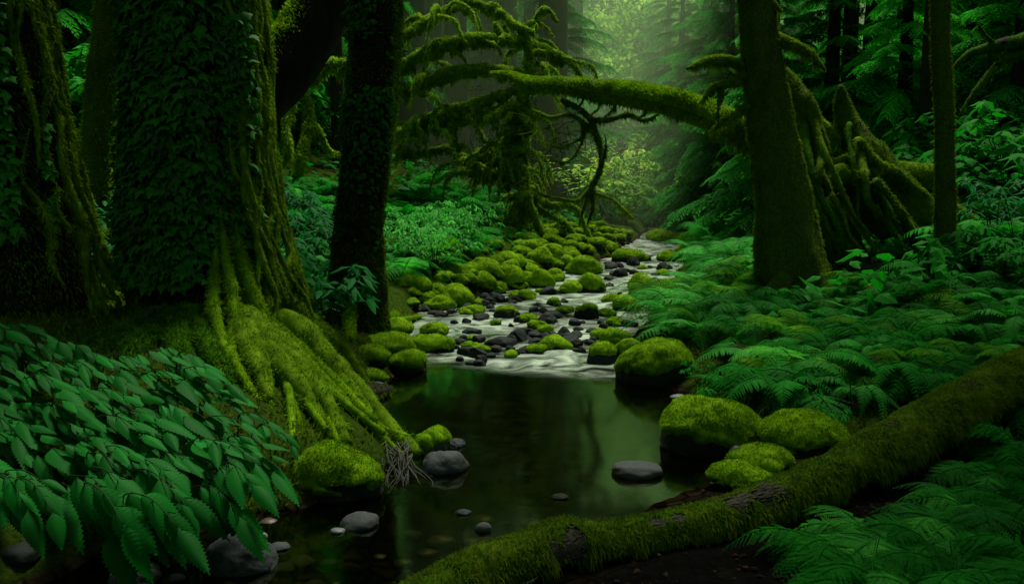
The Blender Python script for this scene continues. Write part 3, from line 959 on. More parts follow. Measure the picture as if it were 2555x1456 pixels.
def moss_branch(root, pts, radii, fn=2000, flen=.05, mat='moss_olive', seed=1.0, droop=.9, wood='bark_mossy', name='branch', ns=9, wob=.04, fw=.004):
    """mossy limb: wood with its moss as a sub-part"""
    t = tube(pts, radii, ns, None, .16, 5.0, seed, None, wob)
    b = t.build(name, M[wood], root)
    L = np.linalg.norm(np.diff(t.C, axis=0), axis=1).sum()
    n = int(fn * L)
    g = Geo()
    sh = tube(pts, np.asarray(radii) * 1.12, ns, None, .3, 7.0, seed, None, wob)
    V, T, Q, R = sh.arrays(); g.add(V, T, Q, .4 + .2 * fbm(V * 6, 2))
    fuzz(sh, n, flen, fw, g=g, up=.3, droop=droop, jit=.4)
    # tufts hanging from the underside
    fuzz(sh, n // 4, flen * 2.1, fw * 1.1, mask=lambda c, nn: (nn[:, 2] < -.1) * 1.0 * (fbm(c * 6, 2) > -.05), g=g, up=-.9, droop=.6, jit=.25, rv=(0, .6))
    mo = g.build('moss', M[mat], None)
    o = mo; o.parent = b
    V0 = np.array(b['_o'])
    # vertices are in world space; bring them under the limb
    mo.matrix_parent_inverse = Matrix.Translation(-Vector(V0))
    return b


def up_to(p, top, dx=0.0, dy=0.0):
    return np.array([p[0] + dx, p[1] + dy, top])


# --- huge ivy clad tree, left of centre
B = np.array([-2.15, 5.6, 0.0])
p0, p1, p2 = at(520, 900, 5.6), at(497, 400, 5.6), at(490, 0, 5.6)
base = np.array([p0[0], 5.6, float(H(p0[0], 5.6)) - .6])
big = thing('tree', 'huge ivy clad tree with yellow mossy roots spreading to the pool', 'tree', base)
zs_top = 11.0


def big_prof(t, th, D):
    z = t * 1.0
    fl = np.exp(-np.maximum(z - .05, 0) * 17)
    a = np.arctan2(D[..., 1], D[..., 0])
    return 1 + .05 * np.sin(a * 7 + 1.0 + z * 6) + .05 * np.sin(a * 4 + 2) + fl * (.62 + .32 * np.sin(a * 5 + .7) + .22 * np.sin(a * 9 + 2.1)) * (1 + .25 * np.cos(a + .3))


bt = tube([base, p0 * .4 + base * .6, p0, p1, p2, up_to(p2, 6.5, -.05), up_to(p2, zs_top, -.3, -.2)], [.56, .53, .50, .45, .44, .38, .2], 64, 130, .05, 2.5, 3.0, big_prof)
bt.build('trunk', M['bark_dark'], big)
ivy(bt, 9500, .075, lambda c, n: ((n[:, 1] < .35) & (n[:, 0] < .84) & (c[:, 2] < 5.2)) * (c[:, 2] > base[2] + .8) * 1.0 * (.5 + .5 * sm(fbm(c * 3, 2), -.5, .1)) * np.where(n[:, 0] > .68, .4, 1)).build('ivy', M['leaf_ivy'], big)
mg = fuzz(bt, 26000, .045, .004, lambda c, n: (c[:, 2] < 5.2) * sm(n[:, 0] - .25 * n[:, 1] * 0 + .35 * fbm(c * np.array([9, 9, 1.3]), 2), .25, .6) * (n[:, 1] < .8), up=-.9, droop=.6, jit=.35, flow=(.1, -.1, 0))
fuzz(bt, 3500, .05, .004, lambda c, n: (c[:, 2] < 1.3) * (n[:, 0] < .2) * (n[:, 1] < .3) * 1.0, g=mg, up=-.5, rv=(0, .4))
fuzz(bt, 24000, .055, .006, lambda c, n: (c[:, 2] < 5.2) * (n[:, 1] < .3) * (n[:, 0] < .6) * 1.0, g=mg, up=-.7, droop=.6, jit=.5, rv=(0, .45))
mg.build('moss', M['moss_olive'], big)
# hanging mossy strands down the lit flank
for k in range(40):
    a = np.radians(rng.uniform(-44, 26)); z0 = rng.uniform(1.2, 4.8); zb = max(rng.uniform(.5, 1.0), z0 - rng.uniform(.8, 2.6))
    pts, rad = [], []
    for s in np.linspace(0, 1, 7):
        z = z0 + (zb - z0) * s
        i = int(np.argmin(np.abs(bt.C[:, 2] - z)))
        aa = a + .10 * math.sin(s * 5 + k) + .07 * math.sin(s * 13 + 2 * k) + .1 * s
        rr = bt.R[i] * (1.03 + .55 * math.exp(-max(z - base[2] - .55, 0) * 1.55))
        pts.append((bt.C[i, 0] + math.cos(aa) * rr, bt.C[i, 1] + math.sin(aa) * rr, z))
    r0 = rng.uniform(.008, .022)
    t = tube(pts, [r0 * .3, r0, r0 * 1.2, r0 * .5], 7, 40, .45, 12, k, None, .02)
    fuzz(t, 1000, .03, .0035, g=t, up=-.7, droop=.6, jit=.45, lift=-.002)
    t.build('moss_strand', M['moss_olive'], big)


def root_path(ax, r0, h0, end, bend, k, turn=0.0, lift=.012):
    a1 = math.atan2(end[1] - ax[1], end[0] - ax[0]); d1 = math.hypot(end[0] - ax[0], end[1] - ax[1])
    pts = []
    for s in np.linspace(0, 1, 9):
        rr = r0 + (d1 - r0) * s ** 1.75
        a = a1 + turn * (1 - s) + bend * math.sin(s * PI * 1.3 + k) * (.25 + s * .75)
        x, y = ax[0] + math.cos(a) * rr, ax[1] + math.sin(a) * rr
        zt = float(H(x, y))
        z = max(h0 * (1 - s) ** 1.5 + end[2] * (1 - (1 - s) ** 1.5), zt + lift if s < .95 else -9)
        pts.append((x, y, z))
    return pts


ends = [(1030, 1150), (1015, 1110), (990, 1120), (955, 1075), (930, 1130), (905, 1160), (870, 1100), (845, 1160), (800, 1120), (790, 1060), (745, 1080), (705, 1010), (660, 1000),
        (620, 990), (960, 1030), (905, 1010), (860, 980), (880, 940), (850, 900), (570, 985), (930, 1060), (825, 1040), (985, 1150), (1000, 1135), (940, 1000), (915, 1095), (890, 1060), (850, 1120), (835, 1085), (815, 1000), (780, 1020), (765, 1095), (720, 1050), (900, 960), (870, 1030), (800, 960), (1010, 1150), (880, 1130), (960, 1110), (740, 960), (690, 960), (845, 1005), (925, 1040)]
for k, (ex, ey) in enumerate(ends):
    e = gp(ex, ey); e[2] = max(float(H(e[0], e[1])) - .01, -.05)
    r0 = rng.uniform(.026, .048) if k % 3 else rng.uniform(.055, .09)
    h0 = rng.uniform(.7, 1.5) if k % 3 else rng.uniform(.8, 1.15)
    pts = root_path(base, .42 + .08 * rng.random(), h0, e, rng.uniform(.04, .14) * rng.choice([-1, 1]), k, rng.uniform(-.1, .3), r0 * .8)
    t = tube(pts, [r0 * .35, r0 * 1.0, r0 * 1.1, r0 * .85, r0 * .45], 9, 60, .3, 7, k, None, .03)
    fuzz(t, 2400 if r0 > .045 else 1500, .032, .0036, g=t, up=.15, droop=.5, jit=.45, lift=-.002)
    t.build('root', M['moss' if k % 3 else 'moss_olive'], big)
for k, (ex, ey) in enumerate([(205, 880), (260, 905), (330, 930), (430, 960), (500, 975)]):
    e = gp(ex, ey); e[2] -= .05
    pts = root_path(base, .55, rng.uniform(.5, .85), e, .1, k)
    t = tube(pts, [.09, .10, .08, .04], 10, 50, .2, 5, k + 50)
    fuzz(t, 2500, .035, .004, lambda c, n: np.clip(n[:, 2], 0, 1) + .02, g=t, up=.2, jit=.4)
    t.build('root', M['moss_dim'], big)
# bare grey rootlets hanging over the water
for k in range(34):
    s = wp(rng.uniform(950, 1025), rng.uniform(1150, 1175)) + np.array([0, .06, rng.uniform(.03, .13)])
    e = wp(rng.uniform(935, 1095), rng.uniform(1185, 1235)); e[2] = -.015
    m1 = s * .6 + e * .4 + np.array([rng.normal(0, .015), -.02, .02]); m2 = s * .25 + e * .75 + np.array([rng.normal(0, .02), 0, rng.uniform(-.01, .015)])
    tube([s, m1, m2, e], [.0038, .003, .0024, .0012], 5, 22, .2, 30, k, None, .045).build('rootlet', M['rootlet'], big)
crown_geo([((-3.2, 5.2, 9.3), (3.6, 3.4, 2.0)), ((-2.6, 2.6, 9.6), (2.4, 2.6, 1.6))], 2200, .55).build('crown', M['leaf_shade_crown'], big)  # crown above the frame, placed to shade the left side

# --- ivy clad tree on the picture's edge
p0, p1, p2 = at(55, 760, 5.4), at(20, 350, 5.4), at(-10, 0, 5.4)
base = np.array([p0[0], 5.4, float(H(p0[0], 5.4)) - .5])
edge = thing('tree', 'dark ivy covered tree with a yellow mossy flank, cut by the left edge', 'tree', base)


def edge_prof(t, th, D):
    a = np.arctan2(D[..., 1], D[..., 0])
    return 1 + .06 * np.sin(a * 6 + 2) + np.exp(-np.maximum(t - .045, 0) * 14) * (.75 + .35 * np.sin(a * 5 + 2.2)) * (1 + .2 * np.cos(a))


et = tube([base, p0, p1, p2, up_to(p2, 6, -.2), up_to(p2, 10.5, -.6)], [.42, .40, .33, .29, .24, .12], 52, 110, .05, 2.5, 8.0, edge_prof)
et.build('trunk', M['bark_dark'], edge)
ivy(et, 4200, .07, lambda c, n: ((n[:, 1] < .35) & (n[:, 0] < .72) & (c[:, 2] < 4.6) & (c[:, 2] > base[2] + 1.0)) * 1.0).build('ivy', M['leaf_ivy'], edge)
mg = fuzz(et, 12000, .05, .0045, lambda c, n: (c[:, 2] < 4.6) * sm(n[:, 0] + .35 * fbm(c * np.array([8, 8, 1.5]), 2), .3, .65), up=-.8, droop=.6, jit=.4)
mg.build('moss', M['moss_olive'], edge)
fuzz(et, 8000, .05, .006, lambda c, n: (c[:, 2] < 4.6) * (n[:, 1] < .3) * (n[:, 0] < .6) * (.3 + .7 * (c[:, 2] < base[2] + 1.3)), up=-.6, droop=.6, jit=.5, rv=(0, .5)).build('moss', M['moss_log'], edge)
for k in range(22):
    a = np.radians(rng.uniform(-48, 25)); z0 = rng.uniform(1.0, 4.6); zb = max(rng.uniform(.4, .9), z0 - rng.uniform(.8, 2.2))
    pts = []
    for s in np.linspace(0, 1, 7):
        z = z0 + (zb - z0) * s
        i = int(np.argmin(np.abs(et.C[:, 2] - z)))
        aa = a + .10 * math.sin(s * 5 + k) + .08 * math.sin(s * 12 + 2 * k)
        rr = et.R[i] * (1.05 + .75 * math.exp(-max(z - base[2] - .45, 0) * 1.5))
        pts.append((et.C[i, 0] + math.cos(aa) * rr, et.C[i, 1] + math.sin(aa) * rr, z))
    r0 = rng.uniform(.010, .024)
    t = tube(pts, [r0 * .3, r0, r0 * 1.2, r0 * .6], 7, 36, .45, 12, k + 900, None, .02)
    fuzz(t, 800, .04, .004, g=t, up=-.6, droop=.6, jit=.45)
    t.build('moss_strand', M['moss' if k % 2 else 'moss_olive'], edge)
for k, (ex, ey) in enumerate([(318, 712), (300, 735), (270, 740), (240, 750), (205, 745), (170, 760), (310, 690), (215, 720)]):
    e = gp(ex, ey); e[2] -= .03
    pts = root_path(base, .42, rng.uniform(.8, 1.5), e, .1, k, rng.uniform(-.2, .2))
    r0 = rng.uniform(.025, .055)
    t = tube(pts, [r0 * .8, r0, r0, r0 * .5], 8, 44, .2, 6, k + 80)
    fuzz(t, 1100, .04, .004, g=t, up=.1, droop=.5, jit=.4)
    t.build('root', M['moss_olive'], edge)
crown_geo([((-5.6, 5.0, 8.6), (3.2, 3.4, 2.0))], 1300, .55).build('crown', M['leaf_shade_crown'], edge)

# --- slanting thin trunk at upper left
p0, p1, p2 = at(238, 500, 8.6), at(250, 250, 8.6), at(285, 0, 8.6)
base = np.array([p0[0] - .05, 8.6, float(H(p0[0], 8.6)) - .1])
slant = thing('tree', 'slender brown mossy trunk between the two ivy clad trees at upper left', 'tree', base)
st = tube([base, p0, p1, p2, p2 + (p2 - p1) * 1.4, p2 + (p2 - p1) * 3.6], [.17, .135, .15, .16, .14, .08], 26, 90, .12, 2.5, 4.0)
st.build('trunk', M['bark_mossy'], slant)
fuzz(st, 8000, .06, .006, lambda c, n: (c[:, 2] < 5.5) * (.15 + sm(np.abs(n[:, 0]), .5, .95)), up=-.3, droop=.5, jit=.5).build('moss', M['moss_olive'], slant)
crown_geo([(p2 + (p2 - p1) * 3.4, (2.2, 2.2, 1.4))], 700, .5).build('crown', M['leaf_shade_crown'], slant)

# --- leaning dark trunk behind the huge tree
pA, pB, pC = at(560, 330, 8.0), at(720, 160, 8.4), at(850, -60, 8.8)
base = np.array([pA[0] - 1.0, 7.6, float(H(pA[0] - 1.0, 7.6)) - .1])
lean = thing('tree', 'dark leaning trunk with a bright mossy upper edge behind the huge ivy clad tree', 'tree', base)
lt = tube([base, (base + pA) / 2 + np.array([-.05, 0, .05]), pA, pB, pC, pC + (pC - pB) * 2.2], [.30, .29, .28, .30, .30, .2], 30, 80, .08, 2.5, 6.0)
lt.build('trunk', M['bark_dark'], lean)
fuzz(lt, 18000, .05, .006, lambda c, n: sm(n[:, 2] * .9 - n[:, 0] * .35 + .2 * fbm(c * 5, 2), .2, .6), up=.2, droop=.2, jit=.4).build('moss', M['moss'], lean)
crown_geo([(pC + (pC - pB) * 2.2 + np.array([.3, -.5, .8]), (2.2, 2.2, 1.2))], 700, .5).build('crown', M['leaf_shade_crown'], lean)

# --- straight dark trunk, second from the pool
Y2 = 7.6
p0, p1, p2, p3 = at(893, 800, Y2), at(897, 560, Y2), at(925, 300, Y2), at(938, 0, Y2)
base = np.array([p0[0] - .01, Y2, float(H(p0[0], Y2)) - .4])
strt = thing('tree', 'straight dark ivied trunk with a thin glowing edge standing by the riffle', 'tree', base)
s2 = tube([base, p0, p1, p2, p3, up_to(p3, 6.5, .15), up_to(p3, 11, .3)], [.31, .275, .215, .225, .235, .2, .1], 40, 120, .06, 2.0, 5.0,
          lambda t, th, D: 1 + .05 * np.sin(np.arctan2(D[..., 1], D[..., 0]) * 5 + t * 9) + np.exp(-np.maximum(t - .035, 0) * 24) * .16 * (1 + np.sin(np.arctan2(D[..., 1], D[..., 0]) * 4)))
s2.build('trunk', M['bark_dark'], strt)
ivy(s2, 1300, .06, lambda c, n: ((n[:, 1] < .3) & (c[:, 2] > base[2] + 1.15) & (c[:, 2] < 4.2) & (n[:, 0] < .8)) * (.1 + sm(c[:, 2], 1.3, 2.3)) * sm(fbm(c * 2.2, 2), -.25, .25)).build('ivy', M['leaf_ivy'], strt)
mg = fuzz(s2, 16000, .035, .004, lambda c, n: (c[:, 2] < 4.2) * (.1 + 2.2 * sm(np.abs(n[:, 0]), .72, .98) + .5 * (c[:, 2] < 1.1)), up=-.2, droop=.5, jit=.5)
mg.build('moss', M['moss'], strt)  # brighter moss along both edges stands in for rim light
fuzz(s2, 24000, .045, .0055, lambda c, n: (c[:, 2] < 4.2) * (n[:, 1] < .3) * (.35 + .65 * (c[:, 2] < base[2] + 1.5)), up=-.5, droop=.6, jit=.5, rv=(0, .6)).build('moss', M['moss_log'], strt)
for k, (ex, ey) in enumerate([(1025, 785), (1000, 800), (975, 815), (1010, 770), (850, 838), (960, 835)]):
    e = gp(ex, ey); e[2] -= .02
    pts = root_path(base, .24, rng.uniform(.28, .6), e, .08, k)
    t = tube(pts, [.045, .055, .045, .02], 9, 36, .2, 6, k + 120)
    fuzz(t, 1500, .035, .004, g=t, up=.2, droop=.4, jit=.4)
    t.build('root', M['moss'], strt)
crown_geo([((-3.2, 7.6, 10.4), (2.0, 2.2, 1.6))], 800, .55).build('crown', M['leaf_shade_crown'], strt)

# --- leaning mossy tree on the right bank
YR = 8.6
p0, p1, p2, p3 = at(1985, 735, YR), at(1950, 480, YR), at(1905, 200, YR), at(1885, 0, YR)
base = np.array([p0[0], YR, float(H(p0[0], YR)) - .12])
rt = thing('tree', 'leaning mossy trunk on the right bank with glowing fuzzy edges', 'tree', base)
r2 = tube([base, p0, at(1962, 600, YR), p1, p2, p3, p3 + (p3 - p2) * 2.5, p3 + (p3 - p2) * 5], [.44, .40, .33, .275, .205, .172, .15, .08], 44, 130, .06, 2.2, 9.0,
          lambda t, th, D: 1 + .05 * np.sin(np.arctan2(D[..., 1], D[..., 0]) * 5 + t * 7) + np.exp(-t * 20) * .22 * (1 + np.sin(np.arctan2(D[..., 1], D[..., 0]) * 5 + 1)))
r2.build('trunk', M['bark_mossy'], rt)
mg = fuzz(r2, 30000, .045, .0042, lambda c, n: (c[:, 2] < 4.6) * (n[:, 1] < .5) * (.35 + 1.6 * sm(np.abs(n[:, 0]), .7, .98)), up=-.5, droop=.6, jit=.45)
mg.build('moss', M['moss_log'], rt)
for k, (ex, ey) in enumerate([(1895, 740), (1930, 752), (2060, 745), (2090, 735), (2010, 758)]):
    e = gp(ex, ey); e[2] -= .03
    pts = root_path(base, .38, rng.uniform(.4, .7), e, .06, k)
    t = tube(pts, [.09, .09, .07, .03], 9, 30, .2, 6, k + 140)
    fuzz(t, 1500, .04, .004, g=t, up=.2, droop=.4, jit=.4)
    t.build('root', M['moss_log'], rt)
for pts, rad, k in (([(1855, 165, 8.6), (1810, 150, 8.55), (1760, 152, 8.5), (1712, 172, 8.45)], [.055, .045, .035, .012], 1),
                    ([(1868, 180, 8.6), (1830, 205, 8.55), (1780, 222, 8.5), (1745, 258, 8.45)], [.05, .045, .035, .012], 2),
                    ([(1880, 250, 8.6), (1845, 275, 8.5), (1800, 300, 8.45), (1770, 330, 8.4)], [.035, .03, .02, .008], 3),
                    ([(1925, 90, 8.6), (1965, 105, 8.55), (2010, 130, 8.5), (2058, 178, 8.4)], [.06, .055, .04, .012], 4),
                    ([(1915, 20, 8.6), (1930, 5, 8.5), (1950, 30, 8.45)], [.03, .025, .01], 5),
                    ([(1800, 222, 8.52), (1798, 250, 8.45), (1790, 290, 8.4)], [.02, .015, .006], 6)):
    moss_branch(rt, [at(*p) for p in pts], rad, 2200, .035, 'moss_olive', k + 200, .7)
crown_geo([((3.4, 7.6, 10.4), (1.6, 1.6, 1.2)), ((5.2, 6.0, 9.8), (2.4, 2.4, 1.5)), ((2.2, 5.6, 8.8), (2.4, 1.3, .8))], 2600, .55).build('crown', M['leaf_shade_crown'], rt)  # unseen crown; its last clump is added to shade the foreground

# --- slim dark trunk at right
YT = 8.2
p0, p1, p2 = at(2357, 590, YT), at(2355, 300, YT), at(2345, 0, YT)
base = np.array([p0[0], YT, float(H(p0[0], YT)) - .1])
slim = thing('tree', 'slim straight dark trunk at the right, in front of the toppled root mass', 'tree', base)
s3 = tube([base, p0, p1, p2, up_to(p2, 6, -.05), up_to(p2, 10.5, .05)], [.16, .10, .085, .085, .08, .05], 24, 100, .08, 3, 12.0, lambda t, th, D: 1 + np.exp(-t * 22) * .5)
s3.build('trunk', M['bark_mossy'], slim)
fuzz(s3, 9000, .035, .004, lambda c, n: (c[:, 2] < 4.2) * (n[:, 1] < .5) * (.3 + sm(np.abs(n[:, 0]), .7, .98)), up=-.3, droop=.5, jit=.5).build('moss', M['moss_log'], slim)
crown_geo([((5.0, 8.4, 9.6), (2.8, 2.6, 1.6))], 900, .55).build('crown', M['leaf_shade_crown'], slim)

# --- tree beyond the right edge whose crooked limbs reach into the picture
p0, p1 = at(2720, 500, 8.8), at(2700, 60, 8.8)
base = np.array([p0[0], 8.8, float(H(p0[0], 8.8)) - .1])
offt = thing('tree', 'crooked dark limbs of a tree reaching in at the upper right edge', 'tree', base)
t = tube([base, p0, p1, up_to(p1, 7)], [.3, .25, .2, .1], 20, 60, .08, 2.5, 14.0); t.build('trunk', M['bark_dark'], offt)
for pts, rad, k in (([(2705, 90, 8.8), (2600, 92, 8.6), (2520, 105, 8.5), (2450, 122, 8.45), (2400, 145, 8.4), (2375, 172, 8.35)], [.10, .085, .07, .045, .025, .01], 1),
                    ([(2705, 130, 8.8), (2600, 128, 8.6), (2530, 140, 8.5), (2470, 180, 8.45), (2430, 230, 8.4), (2395, 285, 8.35)], [.06, .05, .04, .03, .02, .008], 2),
                    ([(2490, 112, 8.47), (2460, 90, 8.4), (2440, 60, 8.4)], [.015, .01, .005], 3)):
    moss_branch(offt, [at(*p) for p in pts], rad, 900, .025, 'moss_dim', k + 220, .5, 'bark_dark')

# --- fallen mossy trunk arching over the stream
arch = thing('fallen_tree', 'fallen tree trunk arching over the stream under bright green moss', 'fallen tree', at(2050, 500, 9.7))
pts = [(2150, 520, 9.9), (2020, 430, 9.7), (1930, 375, 9.6), (1850, 330, 9.6), (1770, 288, 9.8), (1680, 258, 10.1), (1590, 240, 10.5), (1500, 228, 10.9), (1420, 216, 11.3), (1370, 210, 11.7), (1335, 208, 12.3), (1305, 200, 13), (1270, 186, 13.8), (1225, 182, 14.5)]
W = [at(*p) for p in pts]
rad = np.array([.2, .20, .19, .185, .175, .168, .155, .14, .12, .10, .085, .07, .05, .02]) * 1.0
t = tube(W, rad, 20, 90, .10, 3, 21.0)
tr = t.build('trunk', M['bark_mossy'], arch)
g = Geo()
sh = tube(W, rad * 1.04, 20, 90, .16, 5, 21.0)
V, T = sh.alltris(); vn = normals(V, T); keep = (vn[T][:, :, 2].mean(1) > -.15)
g.add(V, T[keep], None, .5)
fuzz(sh, 40000, .034, .0048, lambda c, n: .15 + np.clip(n[:, 2] + .5, 0, 1), g=g, up=.35, droop=.25, jit=.4)
fuzz(sh, 3000, .075, .005, lambda c, n: (n[:, 2] < -.3) * (fbm(c * 7, 2) > -.05) * 1.0, g=g, up=-.9, droop=.5, jit=.2, rv=(0, .35))
mo = g.build('moss', M['moss'], arch)
# crooked limbs hanging from it
for pts, rad, k in (([(1400, 250, 11.2), (1440, 270, 11.1), (1470, 300, 11.0), (1488, 335, 11.0), (1500, 380, 10.95), (1490, 430, 10.9), (1470, 470, 10.9), (1480, 510, 10.9), (1465, 560, 10.9)], [.035, .045, .05, .055, .05, .045, .04, .03, .015], 1),
                    ([(1470, 300, 11.0), (1520, 297, 10.9), (1570, 285, 10.8), (1610, 300, 10.7), (1650, 280, 10.5)], [.04, .04, .04, .03, .015], 2),
                    ([(1488, 335, 11.0), (1450, 300, 11.0), (1420, 285, 11.0), (1370, 290, 11.0), (1330, 275, 11.0)], [.045, .035, .035, .03, .015], 3),
                    ([(1470, 470, 10.9), (1440, 500, 10.8), (1400, 500, 10.8), (1360, 490, 10.8), (1330, 470, 10.8)], [.03, .03, .03, .025, .02], 4),
                    ([(1478, 480, 10.9), (1520, 500, 10.8), (1550, 520, 10.8), (1580, 545, 10.7)], [.022, .02, .018, .01], 5),
                    ([(1465, 320, 11.0), (1440, 350, 10.95), (1400, 370, 10.9), (1350, 352, 10.9)], [.02, .018, .013, .006], 6),
                    ([(1452, 300, 11.0), (1448, 360, 10.95), (1420, 400, 10.9), (1395, 402, 10.9), (1340, 385, 10.9)], [.018, .014, .013, .012, .006], 7),
                    ([(1492, 440, 10.9), (1508, 405, 10.85), (1512, 360, 10.85), (1508, 335, 10.85)], [.015, .012, .009, .005], 8),
                    ([(1470, 470, 10.9), (1450, 530, 10.85), (1445, 560, 10.8)], [.02, .015, .01], 9),
                    ([(1540, 250, 10.7), (1530, 275, 10.7), (1500, 300, 10.75)], [.012, .01, .006], 10),
                    ([(1500, 245, 10.85), (1490, 270, 10.85), (1470, 290, 10.85)], [.014, .01, .006], 11),
                    ([(1455, 245, 11.0), (1445, 262, 11.0), (1440, 285, 11.0)], [.014, .01, .006], 12),
                    ([(1615, 268, 10.4), (1600, 290, 10.4), (1580, 300, 10.4)], [.012, .01, .006], 13)):
    moss_branch(arch, [at(*p) for p in pts], np.array(rad) * .68, 1300, .03, 'moss_log' if k in (1, 2, 8) else 'moss_olive', k + 240, .6, 'bark_dark', wob=.05)
# fine twigs
for k in range(48):
    s = at(rng.uniform(1330, 1510), rng.uniform(300, 420), 10.95); d = rng.normal(0, 1, 3) * np.array([.35, .2, .22]) + np.array([0, 0, -.1])
    tube([s, s + d * .5 + rng.normal(0, .03, 3), s + d], [.006, .005, .002], 4, 12, .1, 9, k, None, .06).build('twig', M['bark_mossy'], arch)

# --- many-limbed mossy maple left of the stream
base = gp(1268, 566); YM = float(base[1]); base[2] -= .05
MS = YM / 12.0
print('maple at', base)
maple = thing('tree', 'shaggy mossy tree whose limbs arch one above another left of the stream', 'tree', base)
LIMBS = [([(1268, 560), (1296, 520), (1312, 460), (1300, 390), (1316, 300), (1308, 240), (1322, 190), (1316, 110), (1290, 60)], [.10, .10, .095, .085, .085, .075, .065, .05, .03], 'trunk'),
         ([(1458, 208), (1440, 172), (1392, 138), (1330, 112), (1262, 98), (1185, 98), (1115, 112), (1052, 138), (1000, 172), (930, 200)], [.015, .04, .075, .09, .095, .10, .10, .09, .085, .07], 'branch'),
         ([(1342, 228), (1312, 192), (1252, 180), (1182, 174), (1120, 182), (1062, 210), (1000, 222), (930, 212)], [.05, .075, .085, .09, .09, .085, .08, .07], 'branch'),
         ([(1300, 215), (1265, 232), (1200, 250), (1120, 282), (1052, 312), (1000, 332)], [.04, .065, .07, .075, .075, .07], 'branch'),
         ([(1332, 292), (1285, 268), (1205, 285), (1125, 302), (1052, 312), (985, 336)], [.05, .08, .085, .085, .085, .08], 'branch'),
         ([(1330, 80), (1282, 62), (1252, 35), (1200, 12), (1150, 8), (1092, 38), (1035, 72), (1000, 92)], [.02, .035, .04, .05, .055, .055, .055, .06], 'branch'),
         ([(1312, 350), (1260, 365), (1180, 398), (1110, 372), (1040, 385), (990, 372)], [.05, .06, .06, .055, .05, .05], 'branch'),
         ([(870, 160), (802, 168), (752, 188), (705, 230), (680, 262)], [.07, .085, .085, .07, .06], 'branch'),
         ([(752, 200), (765, 260), (762, 330), (745, 400), (735, 445)], [.04, .05, .05, .05, .04], 'branch'),
         ([(735, 220), (720, 290), (715, 360), (705, 420)], [.03, .04, .04, .02], 'branch'),
         ([(770, 300), (800, 330), (820, 372), (860, 385)], [.03, .03, .03, .03], 'branch'),
         ([(1300, 400), (1240, 430), (1185, 410), (1170, 440)], [.04, .04, .035, .02], 'branch'),
         ([(1300, 420), (1250, 392), (1190, 375)], [.05, .05, .03], 'branch'),
         ([(1390, 55), (1355, 20), (1320, 70), (1300, 110)], [.02, .03, .03, .02], 'branch'),
         ([(1258, 60), (1275, 95), (1330, 85), (1338, 60)], [.02, .022, .02, .01], 'branch'),
         ([(1235, 60), (1250, 85), (1245, 95)], [.02, .015, .01], 'branch'),
         ([(1310, 470), (1290, 520), (1250, 565), (1225, 590)], [.07, .07, .05, .03], 'root'),
         ([(1312, 480), (1330, 540), (1350, 590)], [.06, .05, .03], 'root'),
         ([(1310, 500), (1300, 545), (1285, 600)], [.06, .05, .03], 'root'),
         ([(1320, 470), (1365, 505), (1430, 515), (1480, 545)], [.04, .04, .035, .02], 'root'),
         ([(1320, 480), (1350, 525), (1400, 545), (1450, 560)], [.035, .03, .03, .02], 'root'),
         ([(1262, 250), (1265, 330), (1258, 420), (1270, 470)], [.03, .03, .03, .03], 'branch'),
         ([(1190, 300), (1205, 340), (1240, 385)], [.025, .025, .012], 'branch'),
         ([(1120, 310), (1130, 345), (1150, 380)], [.025, .02, .01], 'branch')]
for k, (pp, rad, nm) in enumerate(LIMBS):
    y = YM + (.0 if k < 7 else rng.uniform(-.5, .3)) - (5 if 6 < k < 11 else 0)
    W = [at(a, b, y + .3 * math.sin(i * .8 + k)) for i, (a, b) in enumerate(pp)]
    if nm == 'root': W[-1][2] = float(H(W[-1][0], W[-1][1])) - .02
    if nm == 'trunk': W[0] = base
    moss_branch(maple, W, np.array(rad) * MS * (.72 if nm == 'branch' else .9), 2600 if max(rad) > .05 else 1300, .07 if max(rad) > .05 else .055, 'moss_limb', k + 300, .8, 'bark_mossy', nm, 10, .06, .0085)

for k in range(110):
    pp, rad, nm = LIMBS[int(rng.choice([0, 1, 2, 3, 4, 5, 6, 11, 12, 21]))]
    P_ = catmull([(x_, y_, 0) for x_, y_ in pp], 40)[int(rng.integers(4, 38))]
    x0, y0 = P_[0], P_[1]; sx = rng.choice([-1, 1]) * rng.uniform(30, 110); up_ = rng.uniform(-25, 18); dn = rng.uniform(25, 95)
    y_ = YM + rng.uniform(-.9, .6)
    W = [at(x0, y0, YM), at(x0 + sx * .35, y0 + up_, (YM + y_) / 2), at(x0 + sx * .75, y0 + up_ + dn * .25, y_), at(x0 + sx, y0 + up_ + dn, y_)]
    r_ = rng.uniform(.012, .04)
    tb = tube(W, [r_, r_ * .9, r_ * .6, r_ * .15], 7, 30, .25, 5, k + 700, None, .08)
    L = np.linalg.norm(np.diff(tb.C, axis=0), axis=1).sum()
    fuzz(tb, int(700 * L), .07, .008, g=tb, up=.1, droop=.9, jit=.4)
    fuzz(tb, int(130 * L), .14, .007, lambda c, n: (n[:, 2] < 0) * 1.0, g=tb, up=-1.2, droop=.4, jit=.2, rv=(0, .5))
    tb.build('twig', M['moss_limb'], maple)
